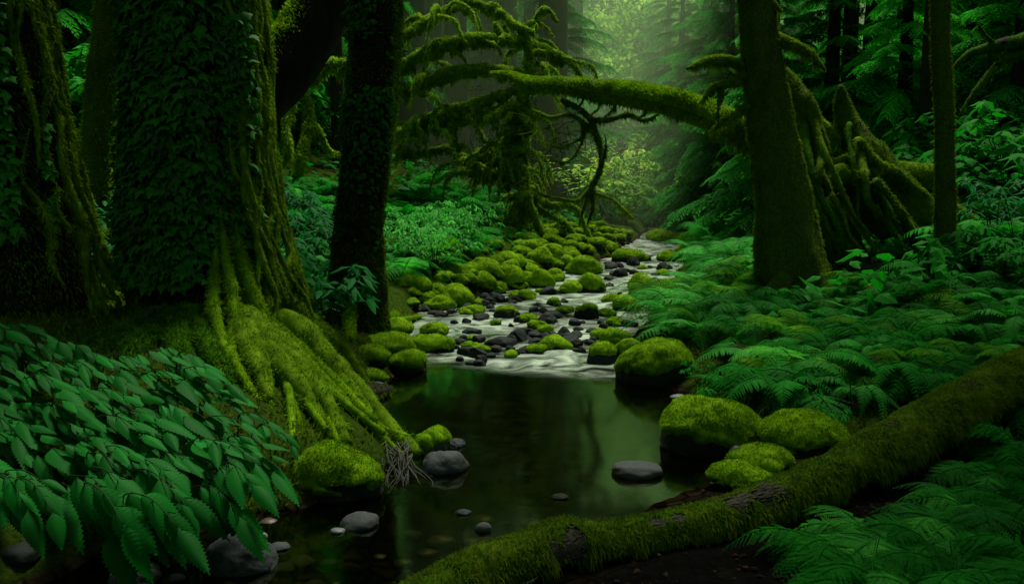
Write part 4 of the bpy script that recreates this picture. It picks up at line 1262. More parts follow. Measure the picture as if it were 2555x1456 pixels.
# --- toppled stump and root mass on the right
stump = thing('toppled_stump', 'toppled mossy stump and its sprawling roots behind the leaning right trunk', 'stump', at(2150, 680, 9.4))
SL = [([(2096, 215), (2105, 262), (2120, 312), (2155, 372), (2205, 440), (2281, 533), (2335, 600), (2350, 680)], [.03, .09, .12, .17, .21, .22, .22, .2], 9.6, 'trunk', 'moss_log'),
      ([(2150, 425), (2205, 432), (2265, 437), (2340, 440)], [.16, .17, .15, .13], 10.0, 'log', 'moss_olive'),
      ([(1954, 176), (1985, 225), (2014, 262), (2044, 352), (2060, 430), (2064, 480)], [.05, .09, .10, .10, .08, .06], 9.5, 'limb', 'moss_log'),
      ([(1990, 230), (2010, 330), (2020, 430), (2040, 520)], [.10, .13, .12, .10], 9.7, 'limb', 'moss_dim'),
      ([(2045, 500), (2085, 590), (2125, 660), (2165, 712)], [.12, .15, .14, .10], 9.2, 'root', 'moss_dim'),
      ([(2090, 500), (2125, 580), (2160, 650)], [.08, .08, .06], 9.4, 'root', 'moss_dim'),
      ([(1998, 415), (2030, 445), (2066, 490)], [.06, .07, .05], 9.2, 'root', 'moss_log'),
      ([(2062, 460), (2085, 440), (2118, 425)], [.10, .12, .10], 9.2, 'root', 'moss_olive'),
      ([(2070, 420), (2095, 405), (2150, 395)], [.05, .06, .06], 9.3, 'root', 'moss_olive'),
      ([(2010, 270), (2050, 310), (2100, 360), (2140, 420)], [.05, .05, .06, .08], 9.8, 'limb', 'moss_olive'),
      ([(2145, 350), (2190, 410), (2250, 440), (2300, 480), (2340, 530)], [.035, .04, .04, .04, .03], 9.3, 'root', 'moss_olive'),
      ([(2180, 450), (2240, 520), (2290, 590), (2300, 660)], [.05, .06, .06, .05], 9.1, 'root', 'moss_log'),
      ([(2120, 420), (2150, 470), (2160, 530), (2210, 590)], [.09, .10, .10, .07], 9.3, 'root', 'moss_log'),
      ([(2350, 510), (2400, 545), (2440, 570)], [.10, .10, .04], 9.6, 'log', 'moss_olive'),
      ([(2330, 590), (2370, 640), (2395, 690)], [.14, .12, .08], 9.2, 'root', 'moss_dim'),
      ([(2100, 560), (2110, 610), (2140, 690)], [.05, .05, .04], 9.5, 'root', 'moss_dim')]
for k, (pp, rad, y, nm, mt) in enumerate(SL):
    W = [at(a, b, y + .12 * math.sin(i + k)) for i, (a, b) in enumerate(pp)]
    moss_branch(stump, W, np.array(rad), 3200 if max(rad) > .12 else 1500, .04, mt, k + 400, .6, 'bark_dark', nm, 14 if max(rad) > .12 else 9, .04, .0045)
for k in range(18):
    pp = SL[int(rng.choice([0, 0, 2, 3]))][0]
    x0, y0, _ = catmull([(x_, y_, 0) for x_, y_ in pp], 30)[int(rng.integers(6, 22))]
    x1 = x0 + rng.uniform(20, 190); y1 = rng.uniform(590, 705); Y0 = 9.45
    W = [at(x0 + (x1 - x0) * s_ ** 1.4 + rng.normal(0, 6) * s_, y0 + (y1 - y0) * s_, Y0 - .45 * min(1, 2.5 * s_) + .08 * math.sin(s_ * 5 + k)) for s_ in np.linspace(0, 1, 6)]
    r_ = rng.uniform(.015, .045)
    tb = tube(W, [r_ * 1.3, r_ * 1.1, r_, r_ * .8, r_ * .5], 8, 40, .25, 7, k + 500, None, .09)
    fuzz(tb, 700, .035, .0045, g=tb, up=-.2, droop=.6, jit=.4)
    tb.build('root', M[('moss_log', 'moss_olive', 'moss_dim')[k % 3]], stump)
t = tube([at(2140, 668, 9.0), at(2190, 662, 9.0), at(2250, 632, 9.1)], [.03, .035, .03], 8, 16, .1, 5, 7)
t.build('bare_root', M['dead_wood'], stump)

# ------------------------------------------------------------------ foreground log
pts = [(930, 1580, 2.6), (1060, 1505, 2.75), (1160, 1450, 2.9), (1270, 1400, 3.04), (1390, 1362, 3.2), (1500, 1354, 3.27), (1600, 1344, 3.33), (1700, 1324, 3.4), (1800, 1294, 3.48), (1900, 1262, 3.57),
       (2000, 1226, 3.68), (2100, 1180, 3.82), (2200, 1126, 3.98), (2300, 1068, 4.2), (2420, 1005, 4.5), (2560, 930, 4.95), (2760, 860, 5.6)]
W = np.array([at(a_, b_, y_ * .965) for a_, b_, y_ in pts])
rad = np.array([.085, .09, .092, .09, .09, .084, .084, .086, .088, .092, .097, .104, .112, .12, .128, .135, .13])
log = thing('log', 'long mossy log lying across the foreground with bare grey bark patches', 'log', W[6])
lg = tube(W, rad, 28, 190, .10, 4.0, 31.0)
lg.build('wood', M['bark_dark'], log)


def on_log(px, py):
    """point of the log's near side that shows at a planning pixel"""
    V = lg.arrays()[0]; d = V - CAM
    zf = d @ FW
    e = np.hypot(CX + F * d[:, 0] / zf - px, CY - F * (d @ UPV) / zf - py) + 60 * (zf - zf.min())
    near = np.argsort(e)[:30]
    return V[near[np.argmin(zf[near])]]


patches = [(on_log(1445, 1345), .075), (on_log(1415, 1385), .05), (on_log(1905, 1212), .06), (on_log(1840, 1235), .04), (on_log(1690, 1275), .04), (on_log(1640, 1290), .03)]


def bare(c):
    m = np.zeros(len(c))
    for pc, r in patches: m = np.maximum(m, 1 - sm(np.linalg.norm(c - pc, axis=1) + .03 * fbm(c * 25, 2), r * .6, r * 1.2))
    return m


sh = tube(W, rad * 1.07, 28, 190, .15, 6.0, 31.0)
V, T = sh.alltris(); vn = normals(V, T)
keep = (vn[T][:, :, 2].mean(1) > -.35) & (bare(V[T].mean(1)) < .5)
g = Geo().add(V, T[keep], None, .4 + .3 * fbm(V * 7, 2))
fuzz(sh, 52000, .030, .0022, lambda c, n: sm(n[:, 2] + .25 * fbm(c * 6, 2), -.55, .1) * (1 - bare(c)), g=g, up=.1, droop=.75, jit=.35, flow=(-.15, -.35, -.1))
fuzz(sh, 9000, .055, .0022, lambda c, n: sm(-n[:, 1], .2, .6) * (fbm(c * np.array([14, 14, 3]), 2) > .05) * (1 - bare(c)) * (n[:, 2] > -.5), g=g, up=-.6, droop=.8, jit=.22, rv=(.45, 1))
g.build('moss', M['moss_log'], log)
for pc, r in patches:
    n_ = 120
    P, Nn = surf(lg, n_, lambda c, n: bare(c) * (np.linalg.norm(c - pc, axis=1) < r * 1.3) * (n[:, 2] > -.4))
    g = Geo()
    d = np.array([.88, .3, .2])[None] + rng.normal(0, .16, (n_, 3))
    d = d - Nn * (d * Nn).sum(1)[:, None] * .92
    inst(g, (np.array([(-.10, 0, -.03), (.09, .04, 0), (.13, .5, .05), (-.10, .5, .03), (.06, 1, .0), (-.09, .93, .02)]), [], np.array([(0, 1, 2, 3), (3, 2, 4, 5)])), P + Nn * rng.uniform(.001, .007, n_)[:, None], d, Nn + rng.normal(0, .16, (n_, 3)), rng.uniform(.02, .055, n_))
    g.build('bark_patch', M['dead_wood'], log)
# ------------------------------------------------------------------ big serrated leaves, lower left
LEAFM = []
for k in range(4):
    v, t_, q = leaf_tpl(27, .175 + .03 * (k % 3), .019, .09, .14 + .07 * k, .007, .30)
    me = Geo().add(v, t_, q, .5 + .0 * v[:, 0] + .1 * (np.abs(v[:, 0]) < .01)).mesh('leaf', M['leaf_big'], True)
    LEAFM.append(me)
poly = [(-40, 800), (120, 815), (200, 815), (300, 880), (440, 880), (560, 925), (600, 985), (560, 1040), (700, 1060), (705, 1090), (640, 1110), (690, 1215), (600, 1265), (330, 1280), (90, 1280), (-40, 1280)]
centers = [(60, 900), (250, 920), (450, 930), (100, 1060), (330, 1050), (620, 1050), (520, 1130), (140, 1220), (400, 1240), (600, 1220)]
PLAB = ['big leaved shrub highest in the lower left thicket, against the edge tree', 'big leaved shrub in front of the left roots of the huge tree', 'big leaved shrub under the trunk of the huge tree',
        'big leaved shrub at the left edge of the lower left thicket', 'big leaved shrub in the middle of the lower left thicket', 'small leafy shrub nearest the yellow roots of the huge tree',
        'bright big leaved shrub just above the mossy mound', 'dark drooping big leaved shrub in the bottom left corner', 'big leaved shrub hanging over the shallow water', 'big leaved shrub with long pointed leaves beside the mossy mound']


def yl(py): return float(np.interp(py, [800, 1000, 1350], [4.25, 3.6, 2.72]))


plants = []
for k, (a, b) in enumerate(centers):
    p = at(a, b, yl(b)); x, y = p[0] - .15, p[1] + .25
    x = min(x, float(xl(y)) - .12)
    bp = np.array([x, y, float(H(x, y))])
    plants.append(thing('broadleaf_shrub', PLAB[k], 'shrub', bp, 'big leaved shrubs of the lower left'))
sprays = poly_samples(poly, 100, 33)
cnt = [0] * len(plants)
for (a, b) in sprays:
    if b > 1130 and rng.random() < .35: continue
    k = int(np.argmin([(a - c[0]) ** 2 + ((b - c[1]) * 1.2) ** 2 for c in centers]))
    root = plants[k]; bp = np.array(root['_o'])
    low = sm(b, 1130, 1280)
    jy = rng.uniform(-.16, .10)
    dirpx = np.array([rng.uniform(75, 125), rng.uniform(22, 55) + 45 * low])
    s0 = at(a - dirpx[0] * .6, b - dirpx[1] * .6, yl(b) + .10 + jy); s1 = at(a + dirpx[0] * .4, b + dirpx[1] * .5, yl(b) - .04 + jy)
    mid = (s0 + s1) / 2 + np.array([0, 0, .04])
    st_ = tube([bp, bp * .45 + s0 * .55 + np.array([0, 0, .02]), s0, mid, s1], [.004, .0035, .003, .002, .0015], 5, 22, .1, 8, a)
    st_.build('stem', M['stem'], root)
    ax = unit(s1 - s0)
    nl = 4 if b < 1000 else 4
    for i in range(nl + 1):
        f = i / nl
        o = s0 * (1 - f) + s1 * f + np.array([0, 0, .16 * f * (1 - f)])
        sg = -1 if i % 2 else 1
        lat = unit(np.cross(ax, [0, 0, 1.0])) * sg
        if i == nl: d = ax + np.array([0, -.1, -.25 - .5 * low])
        else: d = ax * .9 + lat * .3 + np.array([.35, -.08, -.16 - .7 * low])
        d = unit(d + rng.normal(0, .16, 3))
        nrm = unit(np.array([.12, -.12 - .45 * low, 1.0]) + rng.normal(0, .15, 3))
        side = unit(np.cross(d, nrm)); nn = np.cross(side, d)
        L = rng.choice([.11, .14, .165, .19, .21]) * rng.uniform(.9, 1.1) * (1.15 if low > .4 else 1) * (.8 if b < 960 else 1) * (.62 if k == 5 else 1)
        lo = bpy.data.objects.new('leaf', LEAFM[int(rng.integers(4))]); COL.objects.link(lo)
        lo.parent = root
        m = Matrix(((side[0] * L, d[0] * L, nn[0] * L, o[0] - bp[0]), (side[1] * L, d[1] * L, nn[1] * L, o[1] - bp[1]), (side[2] * L, d[2] * L, nn[2] * L, o[2] - bp[2]), (0, 0, 0, 1)))
        lo.matrix_local = m
        cnt[k] += 1

# ------------------------------------------------------------------ ferns
def fern_bed(poly, n, size, kinds, mats, label, group, mind=12, sink=0.0, name='fern', tiltx=.0):
    for p in poly_samples(poly, n, mind):
        q = gp(p[0], p[1]); q[2] -= sink
        kind = kinds[int(rng.integers(len(kinds)))]; mat = mats[int(rng.integers(len(mats)))]
        place_fern(q, rng.uniform(*size), kind, int(rng.integers(3)), mat, label, group, (rng.normal(0, .12) + tiltx, rng.normal(0, .12)), name)


fern_bed([(1870, 770), (2150, 740), (2540, 770), (2554, 880), (2350, 960), (2150, 1010), (1900, 1000), (1760, 960), (1800, 860)], 84, (.32, .66), ['bi', 'bi', 'sw'], ['fern', 'fern', 'fern_dark', 'fern_light', 'fern_yellow', 'fern_light'],
         'green fern in the bed between the leaning right trunk and the foreground log', 'ferns between the right trunk and the log', 28)
fern_bed([(1720, 780), (1760, 690), (1800, 640), (1880, 680), (1880, 760), (1800, 850), (1700, 850), (1660, 800)], 44, (.5, .85), ['bi', 'bi', 'sw'], ['fern_pale', 'fern_light', 'fern_pale', 'fern_yellow'],
         'pale green fern on the stream bank left of the leaning right trunk', 'pale ferns left of the right trunk', 18)
fern_bed([(1740, 900), (1850, 960), (2100, 1030), (2250, 1000), (2300, 900), (2000, 880)], 9, (.25, .4), ['bi'], ['litter'], 'withered brown fern on the bare bank behind the log', 'withered ferns behind the log', 40)
fern_bed([(2250, 960), (2554, 820), (2554, 900), (2380, 985), (2280, 1020)], 16, (.36, .55), ['bi'], ['fern', 'fern_dark'], 'fern leaning over the thick end of the foreground log from behind', 'ferns behind the thick end of the log', 28)
fern_bed([(1650, 830), (1700, 740), (1760, 660), (1840, 690), (1850, 800), (1740, 850)], 16, (.4, .6), ['bi', 'sw'], ['fern_pale', 'fern_yellow'],
         'sunlit yellowish fern at the water edge left of the leaning right trunk', 'sunlit ferns at the water edge', 22)
fern_bed([(1720, 640), (1760, 590), (1880, 560), (1900, 640), (1800, 690)], 30, (.6, 1.0), ['bi', 'sw'], ['fern_pale', 'fern_light', 'fern_pale'],
         'pale fern farther up the bank behind the leaning right trunk', 'pale ferns behind the right trunk', 18)
fern_bed([(2100, 720), (2250, 700), (2554, 640), (2554, 780), (2300, 770), (2120, 760)], 26, (.4, .65), ['bi', 'sw'], ['fern_dark', 'fern'],
         'dark fern around the foot of the toppled stump', 'ferns around the toppled stump', 24)
fern_bed([(2160, 560), (2554, 520), (2554, 650), (2250, 650), (2150, 600)], 34, (.6, 1.1), ['bi', 'sw'], ['fern_dark', 'fern_dark', 'fern'],
         'dark fern on the forest floor beyond the toppled stump', 'ferns on the floor beyond the stump', 20)
fern_bed([(990, 640), (1030, 610), (1150, 560), (1250, 560), (1200, 610), (1160, 660), (1060, 690), (1000, 700)], 22, (.55, .85), ['bi', 'sw'], ['fern_light', 'fern', 'fern_yellow'],
         'bright fern on the left stream bank below the arching limbs', 'bright ferns under the arching limbs', 24)
fern_bed([(980, 500), (1040, 470), (1240, 490), (1260, 540), (1150, 560), (1000, 600)], 26, (.8, 1.2), ['bi', 'sw'], ['fern_dark', 'fern_dark', 'fern'],
         'bluish dark fern on the slope beneath the arching limbs', 'dark ferns on the slope under the limbs', 22)
fern_bed([(690, 620), (830, 600), (830, 720), (780, 780), (720, 700)], 12, (.5, .8), ['sw', 'bi'], ['fern_light', 'fern'],
         'long fronded fern between the huge tree and the straight dark trunk', 'ferns between the two left trunks', 26)
fern_bed([(670, 480), (840, 470), (830, 560), (690, 580)], 14, (.7, 1.1), ['sw', 'bi'], ['fern', 'fern_dark'],
         'fern on the slope behind the huge tree', 'ferns on the slope behind the huge tree', 22)
fern_bed([(150, 420), (330, 420), (330, 640), (240, 620), (180, 500)], 20, (.6, 1.0), ['sw', 'bi'], ['fern_dark', 'fern', 'leaf_teal'],
         'fern on the dim slope between the two ivy clad trees', 'ferns between the two ivy clad trees', 24)

# near ferns at lower right: crowns with every frond a part
FR_MESH = {}


def hero_fern(px, py, Y, size, mat, label, nf, az0, spread, lift=.35):
    p = at(px, py, Y)
    b = np.array([p[0], p[1], float(H(p[0], p[1])) - .01])
    z = max(p[2] - .12, b[2])
    root = thing('fern', label, 'fern', b, 'large ferns at the lower right')
    for k in range(nf):
        a = az0 + spread * ((k + .5) / nf - .5) * 2 + rng.normal(0, .1)
        key = (int(rng.integers(4)), mat)
        if key not in FR_MESH: FR_MESH[key] = FROND_BI[key[0]].mesh('frond', M[mat], False)
        o = bpy.data.objects.new('frond', FR_MESH[key]); COL.objects.link(o); o.parent = root
        s = size * rng.uniform(.8, 1.15)
        o.location = (rng.normal(0, .02), rng.normal(0, .02), (z - b[2]) * rng.uniform(.1, 1.0))
        o.rotation_euler = (rng.uniform(-.1, lift), rng.normal(0, .18), a - PI / 2)
        o.scale = (s, s, s)


HF = [(2260, 1330, 2.9), (2420, 1360, 2.75), (2530, 1300, 2.95), (2350, 1420, 2.6), (2520, 1430, 2.55), (2180, 1290, 3.1), (2400, 1260, 3.15), (2540, 1200, 3.4), (2480, 1130, 3.7), (2554, 1060, 4.0), (2620, 1350, 2.7), (2620, 1150, 3.5), (2300, 1480, 2.45), (2600, 960, 4.5), (2460, 1490, 2.4), (2100, 1310, 3.0), (2200, 1400, 2.7), (2330, 1290, 3.0), (2440, 1200, 3.3), (2500, 1010, 4.1)]
HLAB = ['feathery fern reaching furthest over the dark earth below the log', 'broad feathery fern in the middle of the lower right bed', 'feathery fern at the right edge, level with the log middle', 'feathery fern at the bottom of the lower right bed, beside bare earth',
        'feathery fern in the bottom right corner', 'small feathery fern at the upper tip of the lower right bed', 'feathery fern behind the broad one of the lower right bed', 'overhanging fern at the right edge below the thick end of the log',
        'fern leaning over the dark hollow under the thick end of the log', 'fern touching the thick end of the log at the right edge', 'fern cut off by the right edge near the bottom', 'fern cut off by the right edge below the log', 'low fern rising from the bottom edge beside bare earth',
        'fern behind the thick end of the log at the right edge', 'fern rising from the bottom edge near the corner', 'outermost fern tip of the lower right bed over the black earth', 'low fern of the lower right bed nearest the bare black earth', 'fern in the heart of the lower right bed',
        'fern in the shade right under the thick end of the log', 'fern tuft growing on the far side of the log end at the right edge']
for (px, py, Y), lab in zip(HF, HLAB):
    hero_fern(px, py, Y, rng.uniform(.34, .46), 'fern' if rng.random() < .75 else 'fern_light', lab, 9, PI * 1.02, 1.25, .3)
hero_fern(1355, 1300, 3.35, .10, 'fern_light', 'tiny bright fern sprig growing behind the foreground log', 6, PI * .5, 1.6)
hero_fern(2120, 985, 5.1, .42, 'fern', 'broad fern with spread fronds just behind the log near the bare bank', 9, PI * 1.3, 1.5, .4)

# ------------------------------------------------------------------ leafy shrubs in the middle distance
def shrub(p, h, w, nst, nlv, lsize, mat, label, group, tpl=SLEAF, droop=.3, name='leafy_shrub', up=.8):
    root = thing(name, label, 'shrub', p, group)
    gs, gl = Geo(), Geo()
    for k in range(nst):
        a = rng.uniform(0, 2 * PI); rr = w * math.sqrt(rng.random())
        top = p + np.array([math.cos(a) * rr, math.sin(a) * rr, h * rng.uniform(.55, 1.05)])
        mid = p + (top - p) * .5 + np.array([0, 0, h * .15])
        t = tube([p, mid, top, top + np.array([math.cos(a) * .12, math.sin(a) * .12, -.05]) * h], [.006 * h + .002, .005 * h, .003 * h, .001], 4, 14, .05, 5, k)
        gs.merge(t)
        m = max(3, nlv // nst)
        f = np.linspace(.3, 1, m)
        i = (f * (len(t.C) - 1)).astype(int); o = t.C[i]
        tg = unit(np.gradient(t.C, axis=0))[i]
        aa = np.arange(m) * 2.4 + rng.random() * 6
        lat = np.stack([np.cos(aa), np.sin(aa), np.zeros(m)], -1)
        d = unit(lat + tg * .35 - np.array([0, 0, droop]) + rng.normal(0, .15, (m, 3)))
        nn = np.array([0, 0, 1.0]) + rng.normal(0, .25, (m, 3))
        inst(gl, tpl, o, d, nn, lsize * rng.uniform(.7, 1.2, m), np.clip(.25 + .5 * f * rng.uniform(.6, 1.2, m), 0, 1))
    gs.build('stem', M['stem'], root); gl.build('foliage', M[mat], root)
    return root


for k, (px, py) in enumerate([(715, 520), (770, 500), (750, 590), (790, 640), (740, 660), (770, 720), (820, 560), (805, 790)]):
    q = gp(px, py + 60)
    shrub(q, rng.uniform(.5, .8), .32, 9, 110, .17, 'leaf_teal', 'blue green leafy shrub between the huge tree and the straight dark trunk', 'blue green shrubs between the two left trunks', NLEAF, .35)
for k, (px, py) in enumerate([(250, 470), (300, 520), (260, 580), (310, 600), (290, 420), (320, 660)]):
    q = gp(px, py + 60)
    shrub(q, rng.uniform(.5, .8), .35, 9, 110, .15, 'leaf_teal', 'blue green leafy shrub in the dim gap between the two ivy clad trees', 'shrubs between the two ivy clad trees', NLEAF, .35)
for k, (px, py) in enumerate([(1060, 640), (1110, 610), (1150, 640), (1010, 660), (1085, 690), (1165, 600), (1040, 600)]):
    q = gp(px, py)
    shrub(q, rng.uniform(.5, .75), .6, 26, 420,   .085, 'fern_pale', 'feathery pale green bush on the left bank above the mossy rocks', 'feathery bush on the left bank', NLEAF, .5, 'feathery_bush')
for k, (px, py, h) in enumerate([(1560, 560, 1.2), (1600, 545, 1.0), (1680, 560, 1.6), (1720, 560, 1.9), (1500, 540, 1.4), (1640, 540, 1.3), (1750, 570, 1.6), (1450, 545, 1.6), (1590, 530, 2.2), (1530, 535, 2.0), (1660, 520, 2.6), (1480, 520, 2.4), (1700, 530, 2.4), (1760, 560, 1.5), (1800, 570, 1.6), (1730, 545, 2.0), (1620, 515, 2.8), (1560, 515, 2.6)]):
    q = gp(px, py)
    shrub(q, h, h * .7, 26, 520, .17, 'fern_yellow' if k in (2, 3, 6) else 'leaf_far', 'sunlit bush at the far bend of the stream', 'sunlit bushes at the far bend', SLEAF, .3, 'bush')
for k, (px, py) in enumerate([(1780, 1010), (1830, 990), (1740, 960), (2010, 1040), (2060, 1070), (1900, 1010)]):
    q = gp(px, py)
    shrub(q, rng.uniform(.14, .22), .12, 8, 70, .05, 'fern', 'small leafy seedling on the bare bank above the pool boulders', 'seedlings on the right pool bank', NLEAF, .3, 'seedling')
for k, (px, py, h) in enumerate([(2480, 640, .8), (2540, 690, .9), (2420, 700, .5), (2330, 720, .4), (2500, 740, .5)]):
    shrub(gp(px, py), h, h * .5, 10, 120, .14, 'leaf_teal' if k < 2 else 'fern', 'broad leaved dark shrub at the right edge beside the toppled stump', 'dark shrubs by the toppled stump', NLEAF, .3)
for k in range(26):
    px = rng.uniform(2180, 2554); py = rng.uniform(430, 560)
    shrub(gp(px, py), rng.uniform(.9, 1.7), rng.uniform(.7, 1.1), 16, 260, .2, 'fern_dark' if k % 3 else 'fern', 'shrub of the dim undergrowth on the right slope', 'undergrowth shrubs on the right slope', SLEAF, .3, 'understory_shrub')
for k in range(12):
    px = rng.uniform(120, 340) if k < 6 else rng.uniform(670, 870); py = rng.uniform(300, 460)
    shrub(gp(px, py), rng.uniform(.9, 1.6), rng.uniform(.7, 1.1), 16, 240, .2, 'fern_dark' if k % 3 else 'fern', 'shrub of the dim undergrowth on the left slope', 'undergrowth shrubs on the left slope', SLEAF, .3, 'understory_shrub')

# ------------------------------------------------------------------ conifers
def bough_tpl(seed, nside=17, nfan=7):
    r = np.random.default_rng(seed)
    g = Geo()
    t = np.linspace(0, 1, 20)
    C = np.stack([.04 * np.sin(t * 5 + seed), t, .10 * t - .42 * t ** 2], -1)
    g.merge(tube(C, [.012, .008, .003], 4, 10, 0))
    for s in np.linspace(.10, .99, nside):
        P = np.array([np.interp(s, t, C[:, k]) for k in range(3)])
        tg = unit(np.array([0, 1, .1 - .84 * s]))
        for sg in (-1, 1):
            ln = (.36 * (1 - .75 * s) + .05) * r.uniform(.7, 1.2)
            d = unit(np.array([sg, 0, 0]) + tg * .8 + np.array([0, 0, -.25]) + r.normal(0, .12, 3))
            u = np.linspace(.05, 1, nfan)
            cur = P + d * (u * ln)[:, None] + np.array([0, 0, -1.0]) * (.45 * ln * u ** 2)[:, None]
            for s2 in (-1, 1):
                lat = unit(np.cross(d, [0, 0, 1.0])) * s2
                dd = unit(lat * .8 + d + np.array([0, 0, -.25]) + r.normal(0, .15, (nfan, 3)))
                inst(g, NEEDLE, cur, dd, np.tile([0, 0, 1.0], (nfan, 1)) + r.normal(0, .2, (nfan, 3)), ln * .42 * (1 - .55 * u) + .02, np.clip(.5 + r.normal(0, .13) + .2 * (s - .5) + np.zeros(nfan), 0, 1))
    return g


BOUGH = [to_tpl(bough_tpl(k)) for k in (1, 2, 3)]


def conifer_meshes(seed, h, r0, z0, nb, blen, mat, ivbark='bark_hazy'):
    r = np.random.default_rng(seed)
    tr = tube([(0, 0, -.3), (r.normal(0, .05), 0, h * .4), (r.normal(0, .1), r.normal(0, .1), h)], [r0 * 1.25, r0, r0 * .15], 10, 30, .08, 2, seed).mesh('trunk', M[ivbark])
    g = Geo()
    for k in range(nb):
        f = (k + r.random()) / nb
        z = z0 + (h - z0) * f
        a = k * 2.4 + r.normal(0, .35)
        L = blen * (1 - f * .85) * r.uniform(.7, 1.2)
        d = np.array([[math.cos(a), math.sin(a), .1 + r.normal(0, .12)]])
        rr = r0 * (1 - f) * .6
        inst(g, BOUGH[int(r.integers(3))], np.array([[math.cos(a) * rr, math.sin(a) * rr, z]]), d, np.array([[0, 0, 1.0]]), [L], [np.clip(.45 + r.normal(0, .15), 0, 1)])
    return tr, g.mesh('crown', M[mat], False)


CON = {}
for mat in ('needles', 'needles_lifted'):
    for k, (h, r0, z0, nb, bl) in enumerate([(9.5, .18, .5, 84, 2.4), (7.5, .14, .3, 74, 2.0), (11, .22, .9, 90, 2.7)]):
        CON[(mat, k)] = conifer_meshes(70 + k, h, r0, z0, nb, bl, mat, 'bark_hazy' if mat == 'needles' else 'bark')


def conifer(px, Y, kind, mat, label, group, s=1.0, py=520):
    p = at(px, py, Y); z = float(H(p[0], Y))
    o = thing('conifer', label, 'conifer', (p[0], Y, z - .1), group)
    for nm, me in zip(('trunk', 'crown'), CON[(mat, kind)]):
        c = bpy.data.objects.new(nm, me); COL.objects.link(c); c.parent = o
    o.rotation_euler = (0, 0, rng.uniform(0, 6.28)); o.scale = (s, s, s)
    return o


for px, Y, k, s in ((1765, 26, 0, 1.0), (1812, 21, 1, 1.0), (1870, 22, 2, .95), (1690, 33, 0, 1.1), (1920, 16.5, 1, .9), (1960, 24, 2, 1.0), (1800, 27, 0, 1.1), (1745, 33, 2, 1.1), (1590, 46, 2, 1.2), (1655, 40, 0, 1.3), (1480, 50, 2, 1.3)):
    conifer(px, Y, k, 'needles', 'hazy green conifer with drooping boughs right of the bright gap', 'hazy conifers right of the bright gap', s)
for px, Y, k, s in ((1385, 25, 0, 1.0), (1320, 30, 2, 1.0), (1230, 27, 0, 1.0), (1120, 31, 2, 1.1), (1020, 26, 1, 1.0), (1420, 38, 0, 1.1)):
    conifer(px, Y, k, 'needles', 'hazy conifer behind the arching mossy limbs', 'hazy conifers behind the arching limbs', s)
for px, Y, k, s in ((2060, 16, 1, 1.0), (2150, 19, 0, 1.0), (2240, 15, 1, .9), (2330, 20, 2, 1.0), (2430, 16, 0, .9), (2520, 13.5, 1, .9), (2560, 20, 2, 1.0), (2280, 26, 2, 1.1), (2470, 25, 0, 1.1)):
    conifer(px, Y, k, 'needles_lifted', 'dark conifer in the forest at the right', 'dark conifers of the right forest', s)
for px, Y, k, s in ((190, 15, 1, .9), (330, 18, 0, 1.0), (700, 19, 0, 1.0), (820, 22, 2, 1.0), (80, 20, 2, 1.0), (560, 20, 0, 1.0)):
    conifer(px, Y, k, 'needles_lifted', 'dark conifer in the forest at the left', 'dark conifers of the left forest', s)

# straight bare trunks standing in the haze
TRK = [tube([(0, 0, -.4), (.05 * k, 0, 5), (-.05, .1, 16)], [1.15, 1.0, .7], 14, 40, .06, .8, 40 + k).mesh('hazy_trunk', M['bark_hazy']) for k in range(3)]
TRKD = [tube([(0, 0, -.4), (.05 * k, 0, 5), (-.05, .1, 16)], [1.15, 1.0, .7], 14, 40, .06, .8, 40 + k).mesh('dark_trunk', M['bark']) for k in range(3)]


def bare(px, wpx, Y, k, label, group, dark=False, single=None):
    p = at(px, 400, Y); r = wpx / F * Y / 2
    o = bpy.data.objects.new('bare_trunk', (TRKD if dark else TRK)[k % 3]); COL.objects.link(o)
    # the mesh is 1 m thick in radius: scale it to this trunk
    o.scale = (r, r, 1); o.location = (p[0], Y, float(H(p[0], Y))); o.rotation_euler = (rng.normal(0, .012), rng.normal(0, .012), rng.uniform(0, 6))
    tag(o, label, 'tree trunk', group)


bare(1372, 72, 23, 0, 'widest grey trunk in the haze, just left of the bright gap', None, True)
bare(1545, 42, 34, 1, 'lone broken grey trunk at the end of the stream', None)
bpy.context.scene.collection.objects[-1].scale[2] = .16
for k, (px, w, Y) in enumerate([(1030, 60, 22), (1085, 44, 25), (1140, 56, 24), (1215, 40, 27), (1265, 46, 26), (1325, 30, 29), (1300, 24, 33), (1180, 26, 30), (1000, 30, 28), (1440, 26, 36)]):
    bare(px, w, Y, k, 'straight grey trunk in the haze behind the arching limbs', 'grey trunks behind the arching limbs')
for k, (px, w, Y) in enumerate([(2108, 34, 16), (2150, 26, 19), (2185, 40, 21), (2232, 24, 17), (2268, 34, 20), (2300, 30, 14), (2402, 22, 15), (2436, 26, 19), (2470, 34, 17), (2505, 24, 21), (2535, 30, 15), (2060, 30, 22), (1990, 26, 24)]):
    bare(px, w, Y, k, 'straight dark trunk in the dim forest at the right', 'trunks in the right forest', True)
for k, (px, w, Y) in enumerate([(165, 24, 14), (195, 30, 17), (330, 26, 16), (690, 34, 18), (730, 26, 21), (845, 30, 17), (800, 20, 22)]):
    bare(px, w, Y, k, 'straight dark trunk in the dim forest at the left', 'trunks in the left forest', True)

CROWN = 1.0
